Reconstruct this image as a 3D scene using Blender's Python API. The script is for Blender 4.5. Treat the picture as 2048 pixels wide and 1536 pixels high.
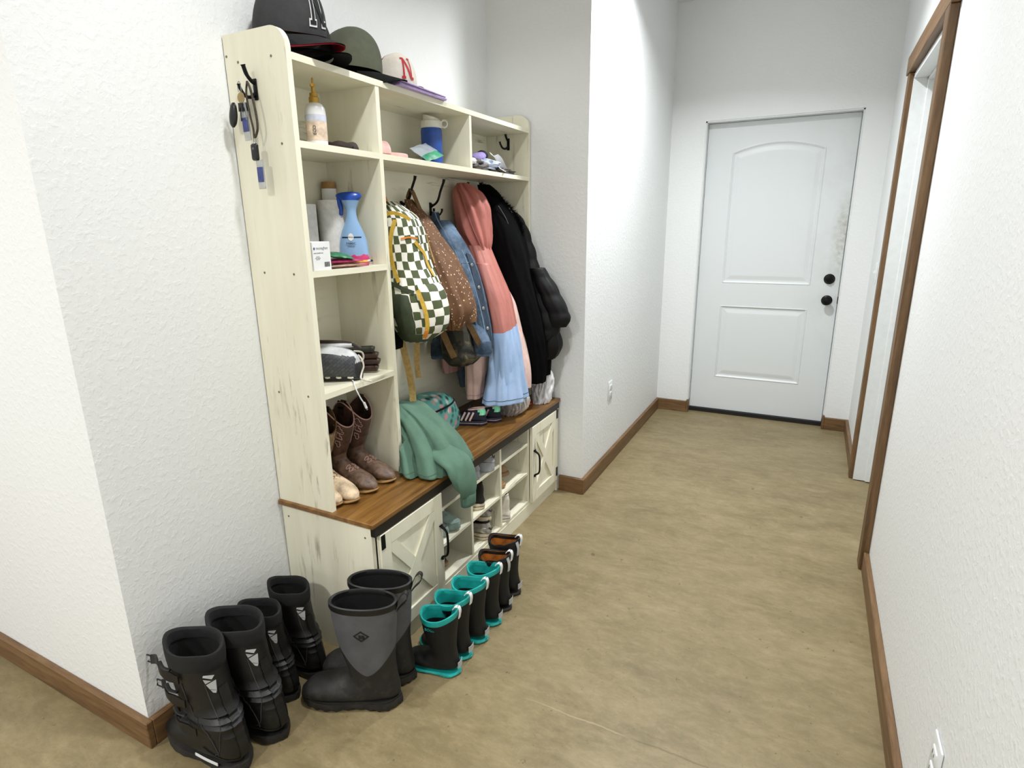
import bpy, bmesh, math, random
from mathutils import Vector, Matrix, Euler, noise
PI = math.pi
sc = bpy.context.scene
COL = sc.collection
for o in list(bpy.data.objects): bpy.data.objects.remove(o)
random.seed(7)

# ------------------------------------------------------------ camera
CX, CY, CZ, YAW, PIT, ROL, FPX = 1.515, -0.7128, 1.3924, 0.4725, -0.2636, -0.0119, 1161.83
f = Vector((-math.sin(YAW)*math.cos(PIT), math.cos(YAW)*math.cos(PIT), math.sin(PIT)))
r = f.cross(Vector((0, 0, 1))).normalized(); u = r.cross(f)
c_, s_ = math.cos(ROL), math.sin(ROL)
rr = c_*r + s_*u; uu = -s_*r + c_*u
cam = bpy.data.cameras.new('camera'); camo = bpy.data.objects.new('camera', cam); COL.objects.link(camo)
cam.sensor_width = 36; cam.lens = FPX/2048*36; cam.clip_start = .02
camo.matrix_world = Matrix(((rr.x, uu.x, -f.x, CX), (rr.y, uu.y, -f.y, CY), (rr.z, uu.z, -f.z, CZ), (0, 0, 0, 1)))
sc.camera = camo
# ------------------------------------------------------------ world, lamps, exposure
w = bpy.data.worlds.new('world'); sc.world = w; w.use_nodes = True
w.node_tree.nodes['Background'].inputs[0].default_value = (.9, .95, 1, 1)
w.node_tree.nodes['Background'].inputs[1].default_value = .3
sc.view_settings.view_transform = 'Standard'; sc.view_settings.look = 'None'
sc.view_settings.gamma = 1; sc.view_settings.use_curve_mapping = False
sc.view_settings.exposure = 0.0
def disc_light(name, x, y, power, size=.16, spread=150, z=2.805, col=(1, .985, .95)):
    l = bpy.data.lights.new(name, 'AREA'); l.shape = 'DISK'; l.size = size; l.energy = power; l.color = col
    l.spread = math.radians(spread)
    o = bpy.data.objects.new(name, l); COL.objects.link(o); o.location = (x, y, z); return o
disc_light('ceiling_or_fill_lamp', .95, .36, 20, .16, 145, 2.805, (.97, .985, .985))
disc_light('ceiling_or_fill_lamp', 0.98, 2.25, 36, .16, 138, 2.805, (.95, .985, 1))
disc_light('ceiling_or_fill_lamp', .45, -2.0, 52, .3, 165, 2.805, (.98, .985, .975))  # added fill behind the camera, not a known fixture; brightens camera-facing surfaces
disc_light('ceiling_or_fill_lamp', -1.0, -1.9, 50, .3, 170, 2.805, (.98, .985, .975))  # second added fill, for the near left wall and floor; no lamp known there

# ------------------------------------------------------------ helpers
def lin(c):
    if isinstance(c, str): c = tuple(int(c[i:i+2], 16)/255 for i in (0, 2, 4))
    return tuple(x/12.92 if x <= .04045 else ((x+.055)/1.055)**2.4 for x in c) + (1,)
MATS = {}
class N:
    """tiny node-graph helper"""
    def __init__(s, name):
        s.m = bpy.data.materials.new(name); s.m.use_nodes = True
        s.t = s.m.node_tree; s.b = s.t.nodes['Principled BSDF']
    def n(s, kind, **kw):
        x = s.t.nodes.new(kind)
        for k, v in kw.items():
            if k.startswith('i_'):
                key = k[2:]
                key = int(key) if key.isdigit() else key.replace('_', ' ')
                x.inputs[key].default_value = v
            else: setattr(x, k, v)
        return x
    def l(s, a, b): s.t.links.new(a, b)
    def coord(s, kind='Object', scale=(1, 1, 1), rot=(0, 0, 0)):
        c = s.n('ShaderNodeTexCoord'); m = s.n('ShaderNodeMapping')
        m.inputs['Scale'].default_value = scale; m.inputs['Rotation'].default_value = rot
        s.l(c.outputs[kind], m.inputs[0]); return m.outputs[0]
    def noise(s, vec, scale=5, detail=4, rough=.6, dist=0):
        x = s.n('ShaderNodeTexNoise'); x.inputs['Scale'].default_value = scale; x.inputs['Detail'].default_value = detail
        x.inputs['Roughness'].default_value = rough; x.inputs['Distortion'].default_value = dist
        s.l(vec, x.inputs['Vector']); return x.outputs['Fac']
    def ramp(s, fac, stops, interp='LINEAR'):
        x = s.n('ShaderNodeValToRGB'); e = x.color_ramp.elements; x.color_ramp.interpolation = interp
        e[0].position, e[0].color = stops[0][0], lin(stops[0][1])
        e[1].position, e[1].color = stops[-1][0], lin(stops[-1][1])
        for p, c in stops[1:-1]:
            k = e.new(p); k.color = lin(c)
        s.l(fac, x.inputs[0]); return x.outputs[0]
    def mix(s, fac, a, b, mode='MIX'):
        x = s.n('ShaderNodeMix', data_type='RGBA', blend_type=mode)
        for i, v in ((0, fac), (6, a), (7, b)):
            if isinstance(v, (int, float)): x.inputs[i].default_value = v
            elif isinstance(v, (tuple, str)): x.inputs[i].default_value = lin(v)
            else: s.l(v, x.inputs[i])
        return x.outputs[2]
    def bump(s, h, strength=.3, dist=.002, prev=None):
        x = s.n('ShaderNodeBump'); x.inputs['Strength'].default_value = strength; x.inputs['Distance'].default_value = dist
        s.l(h, x.inputs['Height'])
        if prev is not None: s.l(prev, x.inputs['Normal'])
        return x.outputs[0]
    def done(s, color, rough=.5, normal=None, metal=0, **kw):
        if isinstance(color, (tuple, str)): s.b.inputs['Base Color'].default_value = lin(color)
        else: s.l(color, s.b.inputs['Base Color'])
        s.b.inputs['Roughness'].default_value = rough; s.b.inputs['Metallic'].default_value = metal
        if normal is not None: s.l(normal, s.b.inputs['Normal'])
        for k, v in kw.items(): s.b.inputs[k.replace('_', ' ')].default_value = v
        return s.m
def plain(name, col, rough=.5, metal=0, var=.12, scale=30, bump=.15, bs=400, **kw):
    """base colour with slight cloudy variation and a fine bump"""
    if name in MATS: return MATS[name]
    g = N(name); v = g.coord()
    n1 = g.noise(v, scale, 3)
    rgb = col if not isinstance(col, str) else tuple(int(col[i:i+2], 16)/255 for i in (0, 2, 4))
    dk = tuple(max(0, x*(1-var)) for x in rgb); lt = tuple(min(1, x*(1+var*.6)) for x in rgb)
    colr = g.ramp(n1, [(.3, dk), (.7, lt)])
    nb = g.bump(g.noise(v, bs, 2), bump, .001) if bump else None
    MATS[name] = g.done(colr, rough, nb, metal, **kw); return MATS[name]
def cloth(name, col, rough=.9, var=.18, scale=14, weave=900, wr=.35, **kw):
    if name in MATS: return MATS[name]
    g = N(name); v = g.coord()
    rgb = col if not isinstance(col, str) else tuple(int(col[i:i+2], 16)/255 for i in (0, 2, 4))
    dk = tuple(max(0, x*(1-var)) for x in rgb); lt = tuple(min(1, x*(1+var*.5)) for x in rgb)
    c = g.ramp(g.noise(v, scale, 5, .65), [(.3, dk), (.7, lt)])
    b1 = g.bump(g.noise(v, 45, 3, .6), wr, .004); b2 = g.bump(g.noise(v, weave, 2), .25, .0006, b1)
    MATS[name] = g.done(c, rough, b2, 0, **kw); return MATS[name]

def finish(bm, mat, smooth=True, angle=35):
    me = bpy.data.meshes.new('m'); bm.normal_update(); bm.to_mesh(me); bm.free()
    if isinstance(mat, (list, tuple)):
        for m in mat: me.materials.append(m)
    else: me.materials.append(mat)
    if smooth:
        me.polygons.foreach_set('use_smooth', [True]*len(me.polygons))
        try: me.set_sharp_from_angle(angle=math.radians(angle))
        except Exception: pass
    return me
def obj(name, bm, mat, parent=None, smooth=True, angle=35, world=False, label=None):
    """world=True: the bmesh is in world coordinates, shift it into the parent's frame"""
    if world and parent is not None: bmesh.ops.transform(bm, matrix=world_m(parent).inverted(), verts=bm.verts)
    me = finish(bm, mat, smooth, angle); me.name = name
    o = bpy.data.objects.new(name, me); COL.objects.link(o)
    if parent is not None: o.parent = parent
    if label: o['label'] = label
    return o
def world_m(o):
    m = o.matrix_basis.copy(); p = o.parent
    while p is not None: m = p.matrix_basis @ m; p = p.parent
    return m
def thing(name, label, cat, loc=(0, 0, 0), rot=(0, 0, 0), group=None, scale=1):
    o = bpy.data.objects.new(name, None); COL.objects.link(o); o.location = loc; o.rotation_euler = rot
    o.scale = (scale,)*3; o.empty_display_size = .05
    return tag(o, label, cat, group)
def tag(o, label, cat, group=None):
    o['label'] = label; o['category'] = cat
    if group: o['group'] = group
    return o
def struct(name, bm, mat, **kw):
    o = obj(name, bm, mat, **kw); o['kind'] = 'structure'; return o
def dup(root, loc, rot=None, label=None, group=None, scale=None):
    q = root.copy(); COL.objects.link(q); q.location = loc
    if rot is not None: q.rotation_euler = rot
    if label: q['label'] = label
    if group: q['group'] = group
    if scale: q.scale = (scale,)*3
    for ch in list(root.children):
        c = ch.copy(); COL.objects.link(c); c.parent = q
        for g in list(ch.children):
            d = g.copy(); COL.objects.link(d); d.parent = c
    return q
def box(bm, x0, y0, z0, x1, y1, z1, bev=0, seg=2):
    vs = bmesh.ops.create_cube(bm, size=1)['verts']
    bmesh.ops.scale(bm, vec=(abs(x1-x0), abs(y1-y0), abs(z1-z0)), verts=vs)
    bmesh.ops.translate(bm, vec=((x0+x1)/2, (y0+y1)/2, (z0+z1)/2), verts=vs)
    if bev:
        es = list({e for v in vs for e in v.link_edges})
        bmesh.ops.bevel(bm, geom=es, offset=bev, segments=seg, affect='EDGES', profile=.5)
    return bm
def B(*a, **k): return box(bmesh.new(), *a, **k)
def ringface(bm, a, b):
    n = len(a); fs = []
    for i in range(n): fs.append(bm.faces.new((a[i], a[(i+1) % n], b[(i+1) % n], b[i])))
    return fs
def loft(bm, rings, closed_start=True, closed_end=True, uv=None):
    vr = [[bm.verts.new(p) for p in ring] for ring in rings]
    for a, b in zip(vr, vr[1:]): ringface(bm, a, b)
    if closed_start: bm.faces.new(vr[0][::-1])
    if closed_end: bm.faces.new(vr[-1])
    return vr
def catmull(P, n):
    """resample a list of equal-length tuples to n rows"""
    out = []; m = len(P)-1
    for k in range(n):
        t = k/(n-1)*m; i = min(int(t), m-1); t -= i
        p0, p1, p2, p3 = P[max(i-1, 0)], P[i], P[i+1], P[min(i+2, m)]
        out.append(tuple(.5*((2*b)+(c-a)*t+(2*a-5*b+4*c-d)*t*t+(3*b-a-3*c+d)*t**3) for a, b, c, d in zip(p0, p1, p2, p3)))
    return out
def tube(bm, pts, rad, seg=8, smooth=0, flat=1.0, closed=False, up=None):
    pts = [tuple(p) for p in pts]
    if smooth: pts = catmull(pts, smooth)
    P = [Vector(p) for p in pts]; n = len(P); rings = []; prev = None
    for i, p in enumerate(P):
        t = (P[(i+1) % n if closed else min(i+1, n-1)] - P[(i-1) % n if closed else max(i-1, 0)]).normalized()
        if prev is None:
            a = Vector(up) if up else (Vector((0, 0, 1)) if abs(t.z) < .9 else Vector((1, 0, 0)))
            nrm = (a - t*a.dot(t)).normalized()
        else: nrm = (prev - t*prev.dot(t)).normalized()
        prev = nrm; bi = t.cross(nrm)
        rd = rad[i*(len(rad)-1)//(n-1)] if isinstance(rad, (list, tuple)) else rad
        rings.append([p + nrm*math.cos(2*PI*k/seg)*rd*flat + bi*math.sin(2*PI*k/seg)*rd for k in range(seg)])
    if closed:
        vr = [[bm.verts.new(q) for q in rg] for rg in rings]
        for i in range(n): ringface(bm, vr[i], vr[(i+1) % n])
    else: loft(bm, rings)
    return bm
def strip(bm, pts, normal_pts, width, th=.0015, smooth=0):
    """flat webbing: pts centre line, normal_pts outward normals (one or list)"""
    if smooth: pts = catmull([tuple(p) for p in pts], smooth)
    P = [Vector(p) for p in pts]; n = len(P); rings = []
    for i, p in enumerate(P):
        t = (P[min(i+1, n-1)]-P[max(i-1, 0)]).normalized()
        nn = Vector(normal_pts[min(i, len(normal_pts)-1)] if isinstance(normal_pts, list) else normal_pts)
        nn = (nn - t*nn.dot(t)).normalized(); s = t.cross(nn)
        rings.append([p+s*width/2+nn*th, p-s*width/2+nn*th, p-s*width/2-nn*th, p+s*width/2-nn*th])
    loft(bm, rings); return bm
def lathe(bm, prof, seg=32, sx=1, sy=1, cap=True, c=(0, 0)):
    rings = [[(c[0]+rd*sx*math.cos(2*PI*k/seg), c[1]+rd*sy*math.sin(2*PI*k/seg), z) for k in range(seg)] for rd, z in prof]
    loft(bm, rings, cap, cap); return bm
def prism(bm, poly, axis, d0, d1):
    """poly: 2D points; axis 'x','y','z' is the extrusion axis"""
    def P(a, b, d): return {'x': (d, a, b), 'y': (a, d, b), 'z': (a, b, d)}[axis]
    loft(bm, [[P(a, b, d0) for a, b in poly], [P(a, b, d1) for a, b in poly]]); return bm
def text(name, body, size, mat, parent, M, depth=.0004, world=False, label=None, align='CENTER'):
    cu = bpy.data.curves.new(name, 'FONT'); cu.body = body; cu.size = size; cu.extrude = depth
    cu.align_x = align; cu.align_y = 'CENTER'; cu.resolution_u = 3
    t = bpy.data.objects.new('tmp', cu); COL.objects.link(t)
    dg = bpy.context.evaluated_depsgraph_get(); me = bpy.data.meshes.new_from_object(t.evaluated_get(dg))
    bpy.data.objects.remove(t); bm = bmesh.new(); bm.from_mesh(me)
    bmesh.ops.transform(bm, matrix=M, verts=bm.verts)
    return obj(name, bm, mat, parent, smooth=False, world=world, label=label)
def frame(o, x, y):
    """matrix with given origin and x / y axes"""
    x = Vector(x).normalized(); y = Vector(y); y = (y-x*y.dot(x)).normalized(); z = x.cross(y); o = Vector(o)
    return Matrix(((x.x, y.x, z.x, o.x), (x.y, y.y, z.y, o.y), (x.z, y.z, z.z, o.z), (0, 0, 0, 1)))

def surf(rings, t, a, off=.002):
    k = min(len(rings)-1, max(0, t*(len(rings)-1))); k0 = int(k); k1 = min(k0+1, len(rings)-1); f_ = k-k0; n = len(rings[0])
    i = (a/(2*PI)*n) % n; i0 = int(i); g_ = i-i0
    def P(r_): return rings[r_][i0 % n]*(1-g_)+rings[r_][(i0+1) % n]*g_
    p = P(k0)*(1-f_)+P(k1)*f_; c = sum(rings[k0], Vector())/n; d = p-c; d.z = 0
    return p+d.normalized()*off
def surfn(rings, t, a): return (surf(rings, t, a, .01)-surf(rings, t, a, 0)).normalized()
def ribbon(rings, path, width, off=.002, th=.001, smooth=24):
    """path of (t, angle) on the garment surface"""
    pp = catmull([tuple(p) for p in path], smooth); bm = bmesh.new()
    strip(bm, [surf(rings, t, a, off) for t, a in pp], [surfn(rings, t, a) for t, a in pp], width, th); return bm
def D(x): return math.radians(x)
# ------------------------------------------------------------ room materials
def wall_mat(name, col, strength=.26, sc_=1.0):
    g = N(name); v = g.coord()
    big = g.noise(v, 1.3, 2); c = g.mix(big, col, tuple(min(1, x*1.02) for x in col))
    n1 = g.noise(v, 60*sc_, 3, .55, .25); n2 = g.noise(v, 140*sc_, 3, .6)
    blobs = g.ramp(n1, [(.47, (0, 0, 0)), (.66, (1, 1, 1))])
    b = g.bump(blobs, strength, .0022); b = g.bump(n2, strength*.6, .0012, b)
    return g.done(c, .62, b)
M_wall = wall_mat('white_textured_wall_paint', (.895, .90, .90))
M_ceil = wall_mat('white_ceiling_paint', (.88, .885, .88), .3)
def floor_mat():
    g = N('stained_concrete'); v = g.coord()
    vx = g.coord('Object', (.7, 1.5, 1)); n1 = g.noise(vx, 2.6, 8, .66, .5); n2 = g.noise(vx, 9, 8, .74, .4); n3 = g.noise(v, 90, 3, .7); n4 = g.noise(v, .7, 3)
    c1 = g.ramp(n1, [(.26, (.415, .365, .250)), (.45, (.485, .430, .305)), (.58, (.538, .480, .350)), (.72, (.600, .542, .412))])
    c2 = g.ramp(n2, [(.28, (.305, .258, .162)), (.5, (.488, .432, .310)), (.74, (.625, .562, .440))])
    c = g.mix(.45, c1, c2)
    c = g.mix(g.ramp(n4, [(.35, (0, 0, 0)), (.65, (.5, .5, .5))]), c, (.580, .530, .410))
    spk = g.ramp(g.noise(v, 38, 4, .75), [(.30, (1, 1, 1)), (.36, (0, 0, 0))]); c = g.mix(spk, c, (.340, .300, .200))
    c = g.mix(g.ramp(n3, [(.4, (0, 0, 0)), (.8, (.25, .25, .25))]), c, (.680, .622, .505))
    # fine blotches, small dark pits and a saw-cut crack that runs across the hall
    fb = g.noise(g.coord('Object', (.8, 1.3, 1)), 30, 6, .75)
    c = g.mix(g.ramp(fb, [(.36, (.42, .42, .42)), (.5, (0, 0, 0))]), c, (.360, .315, .205)); c = g.mix(g.ramp(fb, [(.52, (0, 0, 0)), (.66, (.42, .42, .42))]), c, (.690, .635, .510))
    pit = g.ramp(g.noise(v, 16, 2, .5), [(.235, (.8, .8, .8)), (.26, (0, 0, 0))]); c = g.mix(pit, c, (.290, .255, .160))
    sp = g.n('ShaderNodeSeparateXYZ'); g.l(v, sp.inputs[0])
    wob = g.n('ShaderNodeMath', operation='MULTIPLY_ADD', i_1=.03, i_2=-.622); g.l(g.noise(v, 7, 4, .6), wob.inputs[0])
    yy = g.n('ShaderNodeMath', operation='ADD'); g.l(sp.outputs[1], yy.inputs[0]); g.l(wob.outputs[0], yy.inputs[1]); ya = g.n('ShaderNodeMath', operation='ABSOLUTE'); g.l(yy.outputs[0], ya.inputs[0])
    ln = g.ramp(ya.outputs[0], [(.0007, (1, 1, 1)), (.0019, (0, 0, 0))]); xr = g.n('ShaderNodeMapRange'); xr.inputs[1].default_value = 1.16; xr.inputs[2].default_value = 1.22; g.l(sp.outputs[0], xr.inputs[0])
    xl = g.n('ShaderNodeMapRange'); xl.inputs[1].default_value = .85; xl.inputs[2].default_value = .97; g.l(sp.outputs[0], xl.inputs[0])
    lm = g.n('ShaderNodeMath', operation='MULTIPLY'); g.l(ln, lm.inputs[0]); g.l(xl.outputs[0], lm.inputs[1]); lm2 = g.n('ShaderNodeMath', operation='MULTIPLY', i_1=.6); g.l(lm.outputs[0], lm2.inputs[0])
    c = g.mix(lm2.outputs[0], c, g.mix(xr.outputs[0], (.66, .61, .49), (.34, .30, .20)))
    # one meandering hairline crack
    d = g.noise(v, 1.6, 4, .55); w1 = g.n('ShaderNodeMath', operation='SUBTRACT', i_1=.5); g.l(d, w1.inputs[0])
    w2 = g.n('ShaderNodeMath', operation='ABSOLUTE'); g.l(w1.outputs[0], w2.inputs[0])
    cr = g.ramp(w2.outputs[0], [(.0, (.4, .4, .4)), (.0016, (0, 0, 0))]); c = g.mix(cr, c, (.390, .350, .250))
    b = g.bump(n3, .12, .0008)
    g.b.inputs['Specular IOR Level'].default_value = .35
    return g.done(c, .46, b)
M_floor = floor_mat()
def wood_mat(name, a, b_, c, scale=(2, 26, 26), rough=.5, bumpy=.12):
    g = N(name); v = g.coord('Object', scale)
    n = g.noise(v, 1.6, 5, .6, .9); c1 = g.ramp(n, [(.28, a), (.5, b_), (.74, c)])
    v2 = g.coord(); k = g.ramp(g.noise(v2, 9, 3, .5, 1.2), [(.30, (.55, .55, .55)), (.37, (0, 0, 0))]); c1 = g.mix(k, c1, a)
    fine = g.noise(v, 9, 3); return g.done(g.mix(.25, c1, g.ramp(fine, [(.3, a), (.7, c)])), rough, g.bump(fine, bumpy, .0008))
M_trimY = wood_mat('brown_stained_pine_along_y', '4A331C', '6E5030', '866846', (26, 2, 26))
M_trimX = wood_mat('brown_stained_pine_along_x', '4A331C', '6E5030', '866846', (2, 26, 26))
M_trimZ = wood_mat('brown_stained_pine_upright', '432E1A', '664A2C', '80623F', (26, 26, 2))
M_white = plain('white_semi_gloss_paint', (.86, .87, .87), .38, var=.02, bump=.05)

# ------------------------------------------------------------ room shell
YA, XH, YE, XR, HC = 2.021, .5307, 3.718, 1.850, 2.82
BH, BT = .085, .019
struct('floor', B(-3.2, -3.6, -.05, 2.2, 4.0, 0), M_floor, smooth=False)
struct('ceiling', B(-3.2, -3.6, HC, 2.2, 4.0, HC+.05), M_ceil, smooth=False)
struct('wall_left', B(-3.1, 0, 0, -.12, .12, HC), M_wall, smooth=False)
bm = B(-.12, 0, 0, 0, YA+.1, HC); struct('wall_back', bm, M_wall, smooth=False)
struct('wall_alcove_end', B(0, YA, 0, XH, YA+.12, HC), M_wall, smooth=False)
struct('wall_hall_left', B(XH-.12, YA+.12, 0, XH, YE+.12, HC), M_wall, smooth=False)
# end wall with the door opening
DX0, DX1, DZ1 = .762, 1.702, 2.074
bm = bmesh.new(); box(bm, XH, YE, 0, DX0, YE+.16, HC); box(bm, DX1, YE, 0, XR+.02, YE+.16, HC); box(bm, DX0, YE, DZ1, DX1, YE+.16, HC)
struct('wall_end', bm, M_wall, smooth=False)
# right wall with a cased opening
OY0, OY1, OZ = 1.925, 2.845, 2.065
bm = bmesh.new(); box(bm, XR, -3.5, 0, XR+.14, OY0, HC); box(bm, XR, OY1, 0, XR+.14, YE+.16, HC); box(bm, XR, OY0, OZ, XR+.14, OY1, HC)
struct('wall_right', bm, M_wall, smooth=False)
struct('wall_rear', B(-3.2, -3.6, 0, XR+.14, -3.5, HC), M_wall, smooth=False)
struct('wall_far_left', B(-3.2, -3.5, 0, -3.1, .12, HC), M_wall, smooth=False)
# baseboards
def bboard(name, *a, mat=M_trimX):
    struct(name, B(*a, bev=.0025, seg=1), mat, smooth=False)
bboard('baseboard_left', -3.1, -BT, 0, BT, 0, BH)
bboard('baseboard_back', 0, 0, 0, BT, .508, BH, mat=M_trimY)
bboard('baseboard_alcove_end', .405, YA-BT, 0, XH+BT, YA, BH)
bboard('baseboard_hall_left', XH, YA, 0, XH+BT, YE-BT, BH, mat=M_trimY)
bboard('baseboard_end_left', XH, YE-BT, 0, DX0-.002, YE, BH)
bboard('baseboard_end_left_return', DX0-.002, YE-BT, 0, DX0+.012, YE+.045, BH+.012)
bboard('baseboard_end_right', DX1+.002, YE-BT, 0, XR, YE, BH)
bboard('baseboard_end_right_return', DX1-.012, YE-BT, 0, DX1+.002, YE+.045, BH+.012)
bboard('baseboard_right_far', XR-BT, OY1+.072, 0, XR, YE-BT, BH, mat=M_trimY)
bboard('baseboard_right', XR-BT, -3.5, 0, XR, OY0-.088, BH, mat=M_trimY)
# casing round the opening on the right
bm = bmesh.new(); CT = .030
box(bm, XR-CT, OY0-.088, 0, XR, OY0-.012, OZ+.012, .003, 1)
struct('trim_1', bm, M_trimZ, smooth=False)
struct('trim_2', B(XR-.024, OY1+.004, 0, XR, OY1+.072, OZ+.012, bev=.003, seg=1), M_trimZ, smooth=False)
struct('trim_3', B(XR-CT, OY0-.1, OZ+.012, XR, OY1+.09, OZ+.095, bev=.003, seg=1), M_trimY, smooth=False)
# white jambs, stop and the door set back in the opening
bm = bmesh.new()
box(bm, XR-.004, OY1-.016, .006, XR+.14, OY1+.003, OZ); box(bm, XR-.004, OY0-.01, .006, XR+.14, OY0+.012, OZ); box(bm, XR-.004, OY0, OZ-.018, XR+.14, OY1, OZ+.002)
box(bm, XR+.052, OY1-.030, .006, XR+.085, OY1-.014, OZ-.018, .002, 1); box(bm, XR+.052, OY0+.01, OZ-.032, XR+.085, OY1-.014, OZ-.018, .002, 1); box(bm, XR+.052, OY0+.012, .006, XR+.085, OY0+.026, OZ-.018, .002, 1)
struct('trim_4', bm, M_white, smooth=False)
d2 = struct('door_2', B(XR+.087, OY0+.014, .012, XR+.122, OY1-.018, OZ-.02), M_white, smooth=False)
M_black = plain('matte_black_metal', (.035, .035, .04), .38, .6, bump=.1)
M_steel = plain('brushed_steel', (.62, .63, .64), .35, .9, bump=.05)

# ------------------------------------------------------------ end door
def door_slab():
    g = N('white_door_paint'); v = g.coord()
    # dirt streaks beside the latch edge
    sep = g.n('ShaderNodeSeparateXYZ'); g.l(v, sep.inputs[0])
    def mr(o, a, b, c=0, d=1):
        m = g.n('ShaderNodeMapRange'); m.inputs[1].default_value = a; m.inputs[2].default_value = b
        m.inputs[3].default_value = c; m.inputs[4].default_value = d; g.l(o, m.inputs[0]); return m.outputs[0]
    def mul(a, b):
        m = g.n('ShaderNodeMath', operation='MULTIPLY'); g.l(a, m.inputs[0]); g.l(b, m.inputs[1]); return m.outputs[0]
    edge = mr(sep.outputs[0], 1.595, 1.69); mid = mul(mr(sep.outputs[2], .9, 1.2), mr(sep.outputs[2], 1.62, 1.4))
    grime = mul(mul(edge, mid), mr(g.noise(v, 24, 5, .7), .35, .75))
    soft = mul(mr(sep.outputs[0], 1.38, 1.6), mul(mr(g.noise(v, 5, 4), .45, .75), mr(sep.outputs[2], .4, .8)))
    c = g.mix(grime, (.855, .87, .875), (.58, .55, .42)); m = g.n('ShaderNodeMath', operation='MULTIPLY', i_1=.16); g.l(soft, m.inputs[0])
    c = g.mix(m.outputs[0], c, (.55, .54, .48))
    grain = g.noise(g.coord('Object', (60, 60, 3)), 3, 3); mat = g.done(c, .42, g.bump(grain, .08, .0006))
    x0, x1, z0, z1, yf, yb = .7736, 1.6876, .030, 2.062, YE+.070, YE+.112
    def prof(d):
        pts = [(-1, 0), (0, 0), (.004, -.0035), (.009, -.001), (.016, .0055), (.026, .0062), (.052, .0012), (.06, .0008), (1, .0008)]
        for (a, ha), (b, hb) in zip(pts, pts[1:]):
            if a <= d <= b: return ha+(hb-ha)*(d-a)/(b-a)
        return 0
    def sd(x, z):
        lo = min(x-.94, 1.515-x, z-.282, .822-z)
        top = 1.868+.058*(1-((x-1.2275)/.2875)**2)
        up = min(x-.94, 1.515-x, z-.985, (top-z)*.96)
        return max(lo, up)
    def lines(a, b, feats, coarse):
        s = {a, b}
        for q in feats:
            for k in range(-2, 34): s.add(round(q+k*.002, 5)); s.add(round(q-k*.002, 5))
        k = a
        while k < b: s.add(round(k, 5)); k += coarse
        return sorted(v for v in s if a <= v <= b)
    xs = lines(x0, x1, (.94, 1.515), .02); zs = lines(z0, z1, (.282, .822, .985), .03)
    zs = sorted(set(zs) | {round(1.80+.0025*k, 5) for k in range(56)})
    bm = bmesh.new(); G = [[bm.verts.new((x, yf+prof(sd(x, z)), z)) for x in xs] for z in zs]
    for i in range(len(zs)-1):
        for j in range(len(xs)-1): bm.faces.new((G[i][j], G[i][j+1], G[i+1][j+1], G[i+1][j]))
    box(bm, x0, yf+.008, z0, x1, yb, z1)
    bd = [(G[0], 1), (G[-1], 1), ([g_[0] for g_ in G], 1), ([g_[-1] for g_ in G], 1)]
    for row, _ in bd:
        for a, b in zip(row, row[1:]):
            va = bm.verts.new((a.co.x, yf+.01, a.co.z)); vb = bm.verts.new((b.co.x, yf+.01, b.co.z)); bm.faces.new((a, b, vb, va))
    o = struct('door_1', bm, mat, angle=30); return o
door = door_slab()
# frame of the door: rebate in the wall
bm = bmesh.new()
box(bm, DX0-.001, YE+.004, .03, DX0+.0095, YE+.16, DZ1-.001); box(bm, DX1-.0095, YE+.004, .03, DX1+.001, YE+.16, DZ1-.001); box(bm, DX0, YE+.004, DZ1-.0095, DX1, YE+.16, DZ1+.001)
struct('trim_5', bm, M_white, smooth=False)
M_rubber = plain('black_rubber', (.045, .045, .045), .6)
struct('trim_6', B(DX0+.01, YE+.045, 0, DX1-.01, YE+.125, .028), M_rubber, smooth=False)
def knob(name, x, z, dead):
    bm = bmesh.new(); y = YE+.070
    bmesh.ops.transform(bm, matrix=Matrix.Identity(4), verts=[])
    prof = [(.033, 0), (.034, .004), (.030, .008)] + ([(.026, .012), (.024, .022), (.012, .024)] if dead else [(.014, .012), (.012, .03), (.020, .036), (.0275, .046), (.028, .056), (.022, .064), (.01, .067)])
    lathe(bm, prof, 32)
    if dead: box(bm, -.004, -.016, .02, .004, .016, .034, .002)
    bmesh.ops.transform(bm, matrix=Matrix.Translation((x, y, z)) @ Matrix.Rotation(PI/2, 4, 'X'), verts=bm.verts)
    obj(name, bm, M_black, door)
knob('deadbolt', 1.626, 1.031, True); knob('door_knob', 1.626, .888, False)
for z in (1.83, 1.05, .27):
    bm = bmesh.new(); tube(bm, [(.766, YE+.062, z-.05), (.766, YE+.062, z+.05)], .0055, 12)
    box(bm, .762, YE+.06, z-.05, .7735, YE+.069, z+.05); tube(bm, [(.766, YE+.062, z+.05), (.766, YE+.062, z+.056)], .004, 10)
    obj('hinge', bm, M_steel, door)
obj('latch_plate', B(1.688, YE+.05, .87, 1.6925, YE+.072, .915), M_black, door)

# ------------------------------------------------------------ wall outlets
M_plate = plain('white_plastic', (.88, .89, .89), .35, var=.02, bump=0)
M_slot = plain('dark_slot', (.08, .08, .08), .6)
def outlet(label, loc, rz):
    t = thing('wall_outlet', label, 'outlet', loc, (0, 0, rz))
    obj('cover_plate', B(-.0355, -.006, -.058, .0355, 0, .058, bev=.004), M_plate, t)
    for z in (-.021, .021):
        o = obj('socket', B(-.017, -.009, z-.015, .017, -.005, z+.015, bev=.003), M_plate, t)
        obj('slot', B(-.008, -.0094, z-.001, -.006, -.0088, z+.009), M_slot, o); obj('slot', B(.005, -.0094, z-.001, .007, -.0088, z+.007), M_slot, o)
    return t
outlet('white duplex outlet cover low on the long hallway wall left of the white door', (XH, 2.475, .46), PI/2)
outlet('white outlet cover low on the near right wall, at the bottom right corner', (XR, .512, .325), -PI/2)

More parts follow.
